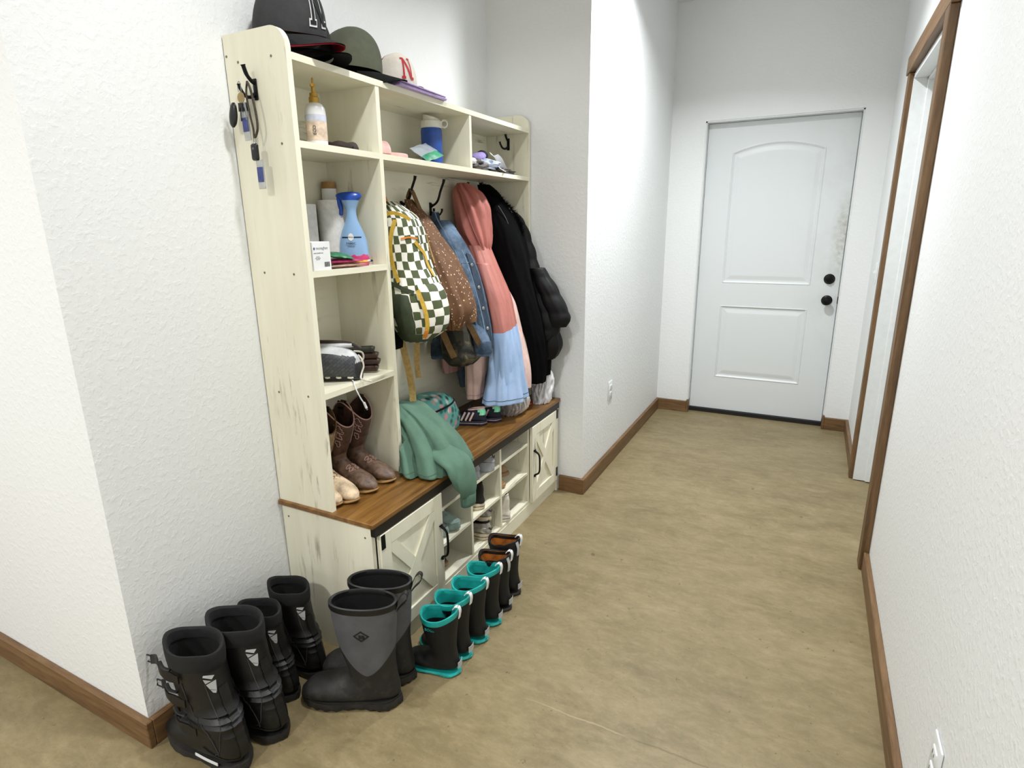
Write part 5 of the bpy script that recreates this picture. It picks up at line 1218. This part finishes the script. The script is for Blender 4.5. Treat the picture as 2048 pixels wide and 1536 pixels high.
bm = bmesh.new(); strip(bm, [(.150, 1.00, 1.125), (.158, .995, 1.06), (.150, 1.03, 1.0), (.158, 1.05, .90), (.172, 1.055, .80), (.172, 1.06, .70)], [(.5, -.85, 0), (.6, -.8, 0), (.4, -.9, 0), (.55, -.8, 0), (.6, -.8, 0), (.5, -.85, 0)], .026, .0012, 40); pt('shoulder_strap_webbing', bm, M_webt, t)
bm = bmesh.new(); strip(bm, [(.150, 1.135, 1.00), (.148, 1.135, .93), (.140, 1.14, .87), (.146, 1.138, .81)], [(.5, -.85, .0), (.6, -.8, .1), (.4, -.9, 0), (.5, -.8, .2)], .022, .0012, 24); pt('shoulder_strap_webbing', bm, M_webt, t)
bm = bmesh.new(); tube(bm, [(.150+.0, .993, 1.135), (.155, 1.0, 1.118)], .012, 8, flat=.5); pt('strap_adjuster', bm, M_webt, t)
# --- black bag behind it
R = drape([(1.20, .085, 1.00, .045, .06), (1.12, .095, 1.00, .055, .075), (1.03, .110, 1.00, .060, .08), (.96, .115, 1.0, .05, .07)], 30, 48, (4, .006), 9)
for rg in R:
    for q in rg: q.y = max(q.y, .900)
t = hang('black_jacket', 'black garment hanging behind the checked backpack, only its lower edge showing', 'jacket', R, None)
bm = bmesh.new(); uvloft(bm, hem(R)); pt('body', bm, M_blk2, t)
# --- brown dotted jacket
secs = [(1.505, .040, 1.28, .014, .018), (1.454, .075, 1.278, .030, .040), (1.390, .108, 1.277, .045, .064), (1.325, .140, 1.275, .052, .076), (1.261, .174, 1.274, .060, .090), (1.197, .204, 1.272, .066, .097), (1.132, .230, 1.270, .068, .100), (1.067, .250, 1.266, .062, .092), (1.001, .247, 1.26, .034, .050)]
R = drape(secs, 90, 120, (5, .007), 1, 2.1, shape=softfold(.9, .3))
t = hang('dotted_jacket', 'brown jacket with small cream dots, gathered on the second hook', 'jacket', R, None)
bm = bmesh.new(); uvloft(bm, hem(R)); pt('body', bm, M_dots, t)
R2 = drape([(1.36, .150, 1.305, .020, .026), (1.28, .190, 1.325, .028, .036), (1.18, .232, 1.335, .034, .042), (1.08, .262, 1.335, .036, .042), (1.02, .272, 1.33, .030, .036)], 40, 40, (3, .006), 4)
bm = bmesh.new(); uvloft(bm, hem(R2)); pt('sleeve', bm, M_dots, t)
pt('zip', ribbon(R, [(.14, D(-52)), (.28, D(-46)), (.42, D(-52)), (.5, D(-56))], .005, .002), M_webt, t)
bm = bmesh.new(); strip(bm, [(.030, 1.276, 1.49), (.05, 1.277, 1.535), (.062, 1.278, 1.535), (.082, 1.28, 1.49), (.112, 1.285, 1.42)], [(-1, 0, 0), (-.6, 0, .8), (.3, 0, 1), (1, 0, .3), (1, 0, .3)], .022, .002, 24); pt('hanging_loop', bm, M_webb, t)
# --- camouflage bag with straps under it
R = drape([(1.00, .175, 1.365, .050, .075), (.962, .185, 1.37, .060, .085), (.928, .196, 1.372, .066, .092), (.893, .208, 1.372, .072, .098), (.859, .216, 1.370, .072, .096), (.826, .212, 1.365, .045, .060)], 36, 60, (5, .007), 6)
t = hang('camouflage_bag', 'dark camouflage bag with brown webbing straps, hanging below the dotted jacket', 'bag', R, None)
bm = bmesh.new(); uvloft(bm, R); pt('bag_body', bm, M_camo, t)
bm = bmesh.new(); strip(bm, [(.20, 1.19, 1.07), (.215, 1.215, 1.00), (.225, 1.245, .93), (.235, 1.27, .875)], (.5, -.85, .1), .026, .0013, 24); pt('strap', bm, M_webb, t)
bm = bmesh.new(); strip(bm, [(.262, 1.30, 1.05), (.285, 1.33, .99), (.298, 1.37, .92), (.296, 1.42, .865)], (.6, -.8, .1), .024, .0013, 24); pt('strap', bm, M_webb, t)
# --- denim jacket
secs = [(1.425, .060, 1.48, .034, .050), (1.374, .095, 1.478, .036, .055), (1.302, .140, 1.475, .040, .062), (1.230, .172, 1.472, .044, .068), (1.157, .198, 1.470, .045, .068), (1.083, .220, 1.468, .044, .066), (1.009, .240, 1.465, .042, .064), (.935, .257, 1.462, .040, .062), (.895, .262, 1.46, .040, .060)]
R = drape(secs, 80, 110, (4, .005), 2, 2.3, shape=softfold(.5, .1))
t = hang('denim_jacket', 'blue denim jacket with silver buttons on the third hook', 'jacket', R, None)
bm = bmesh.new(); uvloft(bm, hem(R)); pt('body', bm, M_denim, t)
# collar: folded band opening upward
bm = bmesh.new(); rc = []
for k in range(26):
    a = D(-200)+D(230)*k/25; rc.append((a, (.078+.040*math.cos(a), 1.478+.052*math.sin(a))))
G = [[bm.verts.new((x+dx_*math.cos(a), y+dx_*math.sin(a), 1.452-.10*max(0, math.cos(a+.3))+dz)) for a, (x, y) in rc] for dx_, dz in ((-.006, -.055), (-.003, -.02), (.0, .004), (.007, .006), (.013, -.012), (.018, -.045))]
for r0, r1 in zip(G, G[1:]):
    for i in range(25): bm.faces.new((r0[i], r0[i+1], r1[i+1], r1[i]))
bmesh.ops.solidify(bm, geom=bm.faces, thickness=.002); pt('collar', bm, M_denim, t)
bm = bmesh.new(); tube(bm, [G_ for G_ in [(x+.004*math.cos(a), y+.004*math.sin(a), 1.452-.10*max(0, math.cos(a+.3))+.008) for a, (x, y) in rc]], .0018, 6); pt('collar_edge', bm, M_seam, t)
pt('button_placket', ribbon(R, [(.28, D(2)), (.5, D(-6)), (.75, D(-8)), (.99, D(-8))], .040, .003, .0014), M_denimd, t)
for tt in (.36, .52, .67, .81, .95):
    p = surf(R, tt, D(-7), .0055); nn = surfn(R, tt, D(-7)); bm = bmesh.new(); lathe(bm, [(.0085, 0), (.0085, .002), (.006, .0035), (.001, .003)], 16)
    bmesh.ops.transform(bm, matrix=Matrix.Translation(p) @ nn.to_track_quat('Z', 'Y').to_matrix().to_4x4(), verts=bm.verts); pt('button', bm, M_steel, t)
for aa in (D(-22), D(-60), D(10)): pt('seam', ribbon(R, [(.25, aa), (.6, aa-.06), (.93, aa-.05)], .0022, .0015, .0006), M_seam, t)
pt('waistband', ribbon(R, [(.965, D(a)) for a in range(-150, 60, 15)], .035, .0025, .001), M_denimd, t)
pt('chest_seam', ribbon(R, [(.34, D(a)) for a in range(-100, 30, 15)], .0025, .002, .0006), M_seam, t)
for nm, sc3 in (('near', [(1.09, .098, 1.395, .026, .026), (1.029, .094, 1.392, .029, .029), (.965, .089, 1.39, .032, .032), (.90, .080, 1.39, .031, .031), (.836, .072, 1.39, .029, .029)]), ('far', [(1.07, .172, 1.425, .033, .030), (1.02, .200, 1.42, .035, .032), (.97, .258, 1.412, .034, .032), (.925, .290, 1.405, .034, .032), (.868, .300, 1.40, .034, .032)])):
    R3 = drape(sc3, 36, 40, (3, .004), 5 if nm == 'near' else 8); bm = bmesh.new(); uvloft(bm, hem(R3)); sl = pt('sleeve', bm, M_denim, t)
    bm = bmesh.new(); c_rings = R3[26:34]; loft(bm, [[sum(rg, Vector())/len(rg)+(q-sum(rg, Vector())/len(rg))*1.08 for q in rg] for rg in c_rings], False, False); bmesh.ops.solidify(bm, geom=bm.faces, thickness=.0015); obj('cuff', bm, M_denim, sl, world=True, angle=70)
# --- salmon and blue coat
def twotone():
    g = N('salmon_and_powder_blue_nylon'); v = g.coord('Object'); sep = g.n('ShaderNodeSeparateXYZ'); g.l(v, sep.inputs[0])
    lt = g.n('ShaderNodeMath', operation='MULTIPLY_ADD', i_1=-.12, i_2=0.0); g.l(sep.outputs[1], lt.inputs[0]); ad = g.n('ShaderNodeMath', operation='ADD'); g.l(sep.outputs[2], ad.inputs[0]); g.l(lt.outputs[0], ad.inputs[1])
    gt = g.n('ShaderNodeMath', operation='GREATER_THAN', i_1=.335); g.l(ad.outputs[0], gt.inputs[0]); n1 = g.noise(g.coord(), 9, 4)
    a = g.ramp(n1, [(.3, '93B0D8'), (.7, 'A6BEE0')]); b = g.ramp(n1, [(.3, 'AF6A60'), (.7, 'BC786E')]); return g.done(g.mix(gt.outputs[0], a, b), .5, fabbump(g, k=.35))
M_two = twotone()
secs = [(1.316, .146, 1.65, .045, .062), (1.24, .18, 1.644, .048, .070), (1.165, .212, 1.639, .052, .078), (1.089, .241, 1.633, .058, .086), (1.013, .261, 1.627, .060, .090), (.936, .279, 1.622, .060, .090), (.857, .290, 1.62, .064, .097), (.777, .292, 1.62, .072, .112), (.695, .290, 1.62, .086, .132), (.618, .286, 1.62, .098, .148)]
R = drape(secs, 100, 140, (5, .006), 5, 2.1, twist=.8, crease=.75, shape=bodyfold)
t = hang('hooded_jacket', 'salmon hooded jacket with a powder blue lower half on the fourth hook', 'jacket', R, None)
bm = bmesh.new(); uvloft(bm, hem(R)); pt('body', bm, M_two, t)
pt('hem_seam', ribbon(R, [(.965, D(a)) for a in range(-160, 60, 10)], .003, .001, .0005, 50), M_slate, t)
secs = [(1.588, .060, 1.66, .022, .022), (1.560, .078, 1.66, .050, .060), (1.532, .095, 1.66, .066, .084), (1.48, .112, 1.659, .074, .096), (1.428, .120, 1.656, .075, .092), (1.376, .129, 1.654, .070, .080), (1.324, .143, 1.652, .058, .064), (1.285, .152, 1.65, .046, .050)]
def hoodfold(a, t, z):
    s_ = 0
    for a0, sl, w_, am in ((-1.9, .9, .16, -.020), (-1.35, .75, .13, .012), (-1.0, .55, .12, -.016), (-.55, .35, .16, .012), (-.15, .1, .14, -.012), (.25, -.2, .15, .010)):
        dd = math.atan2(math.sin(a-a0-sl*t), math.cos(a-a0-sl*t)); s_ += am*math.exp(-(dd/w_)**2)*math.sin(min(1, t*1.6+.1)*PI*.8+.25)
    return s_
Rh = drape(secs, 80, 120, (4, .007), 7, 2.0, crease=.9, shape=hoodfold); bm = bmesh.new(); uvloft(bm, Rh); hd = pt('hood', bm, M_salmon, t)
pt('hood_seam', ribbon(Rh, [(.05, D(-95)), (.35, D(-80)), (.7, D(-62)), (.97, D(-45))], .004, .002, .001), M_salmon, t)
R3 = drape([(1.24, .200, 1.585, .030, .030), (1.10, .262, 1.565, .036, .038), (.98, .295, 1.56, .040, .042), (.86, .305, 1.56, .044, .046), (.74, .300, 1.56, .050, .052), (.648, .292, 1.56, .052, .056)], 50, 48, (3, .008), 11, crease=.6)
bm = bmesh.new(); uvloft(bm, hem(R3)); pt('sleeve', bm, M_two, t)
# --- pink coat behind and in front of it
secs = [(1.154, .195, 1.725, .026, .030), (1.056, .235, 1.722, .044, .055), (.956, .262, 1.718, .050, .062), (.856, .290, 1.714, .051, .062), (.754, .315, 1.71, .052, .064), (.655, .328, 1.705, .046, .056)]
R = drape(secs, 70, 90, (5, .007), 12, crease=.7, shape=softfold(.5, -.2))
t = hang('pink_raincoat', 'pale pink shiny coat between the salmon jacket and the black coats', 'coat', R, None)
bm = bmesh.new(); uvloft(bm, hem(R)); pt('body', bm, M_lpink, t)
R3 = drape([(.95, .190, 1.53, .040, .050), (.88, .195, 1.52, .046, .056), (.822, .196, 1.51, .044, .056), (.761, .196, 1.505, .042, .052), (.698, .190, 1.505, .038, .047), (.638, .184, 1.505, .034, .042)], 44, 48, (4, .007), 13, crease=.6)
bm = bmesh.new(); uvloft(bm, hem(R3)); pt('sleeve', bm, M_lpink, t)
pt('sleeve_hem', ribbon(R3, [(.93, D(a)) for a in range(-150, 60, 15)], .003, .001, .0005), M_dpink, t)
R = drape([(1.0, .055, 1.56, .035, .11), (.917, .055, 1.56, .035, .115), (.854, .055, 1.56, .034, .11), (.80, .055, 1.56, .032, .10), (.745, .052, 1.55, .028, .085)], 40, 60, (7, .010), 14)
t = hang('pink_sweater', 'dusty pink sweater against the back board, seen under the denim sleeve', 'sweater', R, None); bm = bmesh.new(); uvloft(bm, hem(R)); pt('body', bm, M_dpink, t)
R = drape([(.95, .075, 1.64, .036, .055), (.82, .072, 1.63, .036, .058), (.74, .070, 1.62, .036, .058), (.655, .072, 1.62, .026, .040)], 36, 48, (4, .006), 15)
t = hang('slate_sweater', 'slate blue garment low at the back, left of the salmon and blue jacket', 'sweater', R, None); bm = bmesh.new(); uvloft(bm, hem(R)); pt('body', bm, M_slate, t)
# --- black coats
def quilt(a, t, z): return .006*abs(math.sin(z*38))-.002
secs = [(1.590, .065, 1.85, .030, .032), (1.55, .095, 1.85, .046, .052), (1.483, .130, 1.85, .058, .066), (1.382, .170, 1.847, .076, .088), (1.28, .200, 1.843, .084, .096), (1.177, .235, 1.839, .074, .086), (1.074, .272, 1.835, .070, .082), (.97, .306, 1.831, .069, .080), (.865, .334, 1.828, .064, .074), (.758, .352, 1.824, .054, .062), (.655, .361, 1.82, .040, .046)]
R = drape(secs, 90, 80, (4, .010), 16)
t = hang('black_hooded_coat', 'black coat with a fur trimmed hood, right behind the salmon jacket', 'coat', R, None)
bm = bmesh.new(); uvloft(bm, hem(R)); pt('body', bm, M_blk2, t)
random.seed(4); bm = bmesh.new()
pts = catmull([(.10, 1.775, 1.588), (.145, 1.80, 1.56), (.20, 1.85, 1.50), (.235, 1.88, 1.44), (.26, 1.885, 1.38), (.262, 1.86, 1.30)], 90)
for p in pts:
    for q in range(14):
        d = Vector((random.uniform(-.2, 1), random.uniform(-1, 1), random.uniform(-.7, 1))).normalized()*random.uniform(.014, .030); b = Vector(p)-Vector((.014, 0, 0)); s_d = d.cross(Vector((0, 0, 1))).normalized()*.0012; s_e = d.cross(s_d).normalized()*.0012
        tip = bm.verts.new(b+d+Vector((0, 0, -.003))); vs = [bm.verts.new(b+s_d), bm.verts.new(b-s_d*.5+s_e), bm.verts.new(b-s_d*.5-s_e)]
        for i in range(3): bm.faces.new((vs[i], vs[(i+1) % 3], tip))
pt('fur_trim', bm, M_blk2, t)['kind'] = 'stuff'
bm = bmesh.new(); tube(bm, [(.175, 1.79, 1.49), (.215, 1.80, 1.42), (.238, 1.80, 1.34), (.225, 1.79, 1.27)], .0022, 6, smooth=24); pt('hood_piping', bm, plain('dark_grey_piping', '3A3A3E', .5), t)
secs = [(1.46, .150, 1.945, .040, .034), (1.415, .185, 1.942, .050, .038), (1.328, .222, 1.936, .052, .040), (1.241, .252, 1.930, .054, .042), (1.154, .280, 1.922, .056, .044), (1.067, .315, 1.914, .064, .050), (.981, .352, 1.906, .076, .060), (.915, .368, 1.90, .078, .060), (.86, .360, 1.895, .066, .052)]
R = drape(secs, 80, 72, (4, .007), 17, shape=quilt)
t = hang('black_puffer_jacket', 'black quilted jacket with snaps against the far end panel', 'jacket', R, None)
bm = bmesh.new(); uvloft(bm, hem(R)); pt('body', bm, M_blk, t)
for tt in (.42, .60): 
    p = surf(R, tt, D(12), .001); nn = surfn(R, tt, D(12)); bm = bmesh.new(); lathe(bm, [(.0055, 0), (.0055, .002), (.001, .003)], 12); bmesh.ops.transform(bm, matrix=Matrix.Translation(p) @ nn.to_track_quat('Z', 'Y').to_matrix().to_4x4(), verts=bm.verts); pt('snap', bm, M_steel, t)
R3 = drape([(1.20, .320, 1.905, .035, .034), (1.12, .365, 1.905, .048, .044), (1.04, .408, 1.902, .056, .050), (.97, .438, 1.90, .058, .050), (.925, .430, 1.90, .048, .042)], 40, 44, (3, .006), 18, shape=quilt)
bm = bmesh.new(); uvloft(bm, hem(R3)); pt('sleeve', bm, M_blk, t)
R3 = drape([(1.0, .352, 1.905, .040, .045), (.90, .385, 1.905, .050, .050), (.83, .400, 1.905, .052, .050), (.785, .396, 1.905, .040, .042), (.76, .385, 1.90, .03, .036)], 36, 44, (4, .008), 19)
bm = bmesh.new(); uvloft(bm, hem(R3)); pt('sleeve', bm, M_blk, t)
R3 = drape([(.86, .345, 1.90, .040, .040), (.78, .358, 1.90, .040, .040), (.70, .362, 1.90, .036, .036), (.675, .360, 1.90, .034, .034)], 24, 40, (3, .004), 20)
bm = bmesh.new(); uvloft(bm, hem(R3)); pt('lower_cuff', bm, M_blk2, t)

# ============================================================ things lying on the bench
g = N('white_carrier_bag_film'); M_bagw = plain('white_carrier_bag', (.88, .88, .89), .35, var=.04, bump=.6, bs=50, Transmission_Weight=.15)
M_bagc = plain('wrinkled_clear_plastic', (.80, .79, .80), .2, var=.06, bump=.9, bs=45, Transmission_Weight=.5)
R = drape([(.700, .335, 1.925, .030, .030), (.672, .338, 1.93, .052, .045), (.635, .342, 1.925, .056, .050), (.584, .345, 1.915, .052, .052), (.545, .348, 1.91, .044, .05), (.523, .345, 1.905, .036, .045)], 60, 90, (9, .011), 21, crease=.9, mixw=(.1, .8), nf=1.9)
t = hang('carrier_bag', 'white plastic carrier bag scrunched at the far end of the bench', 'bag', R, None); bm = bmesh.new(); uvloft(bm, R); pt('bag_body', bm, M_bagw, t)
R = drape([(.612, .300, 1.67, .035, .05), (.602, .305, 1.68, .060, .075), (.57, .303, 1.685, .066, .078), (.545, .296, 1.68, .060, .068), (.523, .285, 1.675, .045, .055)], 60, 96, (11, .011), 22, crease=.9, mixw=(.1, .8), nf=2.1)
t = hang('clear_plastic_bag', 'clear wrinkled plastic bag on the bench beside the navy sneakers', 'bag', R, None); bm = bmesh.new(); uvloft(bm, R); pt('bag_body', bm, M_bagc, t)
o = obj('plastic_spoon', B(-.01, -.035, 0, .01, .035, .006, bev=.003), plain('orange_red_plastic', 'D9502E', .4)); o.location = (.305, 1.86, BZ); o.name = 'orange_strip'; tag(o, 'small orange red plastic strip on the bench between the two plastic bags', 'plastic strip')
# floral lunch bag
g = N('floral_print_fabric'); v = g.coord(); vo = g.n('ShaderNodeTexVoronoi'); vo.inputs['Scale'].default_value = 34; g.l(v, vo.inputs['Vector'])
hs = g.n('ShaderNodeSeparateColor'); g.l(vo.outputs['Color'], hs.inputs[0]); cc = g.ramp(hs.outputs[0], [(0, '2E6F70'), (.28, 'E3A1A8'), (.52, 'F0DCD6'), (.70, '22403F'), (.84, '8ECFC4')], 'CONSTANT')
ed = g.ramp(vo.outputs['Distance'], [(.30, (0, 0, 0)), (.60, (1, 1, 1))]); M_flor = g.done(g.mix(ed, cc, '6FB9B0'), .7, fabbump(g))
R = drape([(.700, .085, 1.235, .030, .060), (.690, .095, 1.24, .052, .110), (.660, .102, 1.25, .064, .150), (.61, .105, 1.262, .070, .175), (.56, .105, 1.275, .070, .185), (.523, .105, 1.28, .064, .180)], 44, 72, (3, .003), 23, 2.6)
t = hang('lunch_bag', 'teal and pink floral zip bag behind the green sweatshirt', 'bag', R, None); bm = bmesh.new(); uvloft(bm, R); pt('bag_body', bm, M_flor, t)
pt('zip', ribbon(R, [(.46, D(a)) for a in range(-170, 80, 12)], .009, .001, .001, 50), M_capb, t)
# green sweatshirt thrown over the bench edge
M_grn = cloth('sage_green_fleece', '5A7A68', .95, .10, 10, 500, .2)
secs = [(.742, .150, 1.005, .035, .045), (.728, .165, 1.01, .065, .080), (.695, .195, 1.015, .095, .100), (.650, .225, 1.01, .125, .118), (.600, .250, 1.003, .148, .138), (.560, .262, 1.00, .160, .158), (.535, .266, 1.0, .166, .170), (.5265, .266, 1.0, .160, .165)]
def gshape(a, t, z):
    s_ = 0
    for a0, sl, w_, am in ((-2.5, .5, .14, .020), (-2.15, .35, .10, -.022), (-1.8, .5, .13, .020), (-1.5, .3, .08, -.030), (-1.2, .35, .14, .022), (-.8, .3, .09, -.028), (-.45, .2, .13, .020), (-.1, .1, .08, -.022), (.3, 0, .12, .014)):
        dd = math.atan2(math.sin(a-a0-sl*t), math.cos(a-a0-sl*t)); s_ += am*math.exp(-(dd/w_)**2)*min(1, t*1.8)
    return s_-.035*max(0, math.cos(a-D(200)))
R = drape(secs, 100, 180, (4, .010), 24, 2.2, xmin=.03, shape=gshape, crease=.7, mixw=(.3, 1.0), nf=1.0)
for rg in R:
    for q in rg:
        if q.x < .245: q.y = max(q.y, .900+.004*math.sin(q.z*60))
        q.z += .006*math.sin(q.y*60+q.x*30)*max(0, min(1, (q.z-.54)*20)); q.z = max(q.z, BZ+.002)
t = hang('sweatshirt', 'sage green sweatshirt heaped on the bench with one sleeve over the front edge', 'sweatshirt', R, None); bm = bmesh.new(); uvloft(bm, R); pt('body', bm, M_grn, t)
pt('hem_seam', ribbon(R, [(.80, D(a)) for a in range(-165, 25, 8)], .004, .0006, .0006, 90), M_grn, t)
# flattened hem panel with a ribbed band, lying towards the front corner
def panel(poly3, n, m, th, name, mat, wob=.006, seed=0):
    bm = bmesh.new(); A, Bq, Cq, Dq = [Vector(p) for p in poly3]; G = []
    for i in range(n+1):
        row = []
        for j in range(m+1):
            s_1, s_2 = i/n, j/m; p = (A*(1-s_1)+Bq*s_1)*(1-s_2)+(Dq*(1-s_1)+Cq*s_1)*s_2
            p.z += wob*math.sin(s_1*11+seed)*(.4+.6*s_2)+.012*math.sin(s_2*PI); row.append(bm.verts.new(p))
        G.append(row)
    for i in range(n):
        for j in range(m): bm.faces.new((G[i][j], G[i+1][j], G[i+1][j+1], G[i][j+1]))
    bmesh.ops.solidify(bm, geom=bm.faces, thickness=-th); return pt(name, bm, mat, t)
panel([(.270, .925, .610), (.395, .935, .585), (.418, .880, .534), (.262, .830, .534)], 30, 14, .006, 'front_hem', M_grn, .006, 1)
panel([(.395, .935, .590), (.380, 1.07, .600), (.432, 1.060, .532), (.418, .880, .534)], 24, 14, .006, 'side_hem', M_grn, .004, 3)
bm = bmesh.new()
path = catmull([(.335, .965, .580, .045, .060), (.385, .962, .580, .046, .062), (.428, .962, .560, .040, .064), (.448, .965, .525, .032, .066), (.455, .972, .485, .032, .064), (.456, .985, .450, .030, .054), (.453, .992, .425, .026, .042)], 46); rings = []
P = [Vector(p[:3]) for p in path]
for i, p in enumerate(path):
    tdir = (P[min(i+1, 45)]-P[max(i-1, 0)]).normalized(); side_ = Vector((0, 1, 0)); nn = tdir.cross(side_).normalized(); rg = []
    for k in range(40):
        a = 2*PI*k/40; f_ = 1+.10*math.sin(4*a+i*.16)+.06*noise.noise(Vector((math.cos(a)*2, math.sin(a)*2, i*.12)))
        rg.append(P[i]+nn*math.cos(a)*path[i][3]*f_*.75+side_*math.sin(a)*path[i][4]*f_)
    rings.append(rg)
loft(bm, rings); pt('sleeve', bm, M_grn, t)
bm = bmesh.new(); cr = []
for z, k in ((.432, .92), (.428, 1.0), (.415, .98), (.400, .96), (.385, .94), (.383, .80), (.40, .78)):
    cr.append([Vector((.4525+.024*k*math.cos(a)*(1+.03*math.sin(20*a)), .993+.041*k*math.sin(a)*(1+.02*math.sin(20*a)), z)) for a in [2*PI*i/80 for i in range(80)]])
loft(bm, cr); pt('cuff', bm, M_grn, t)
#END
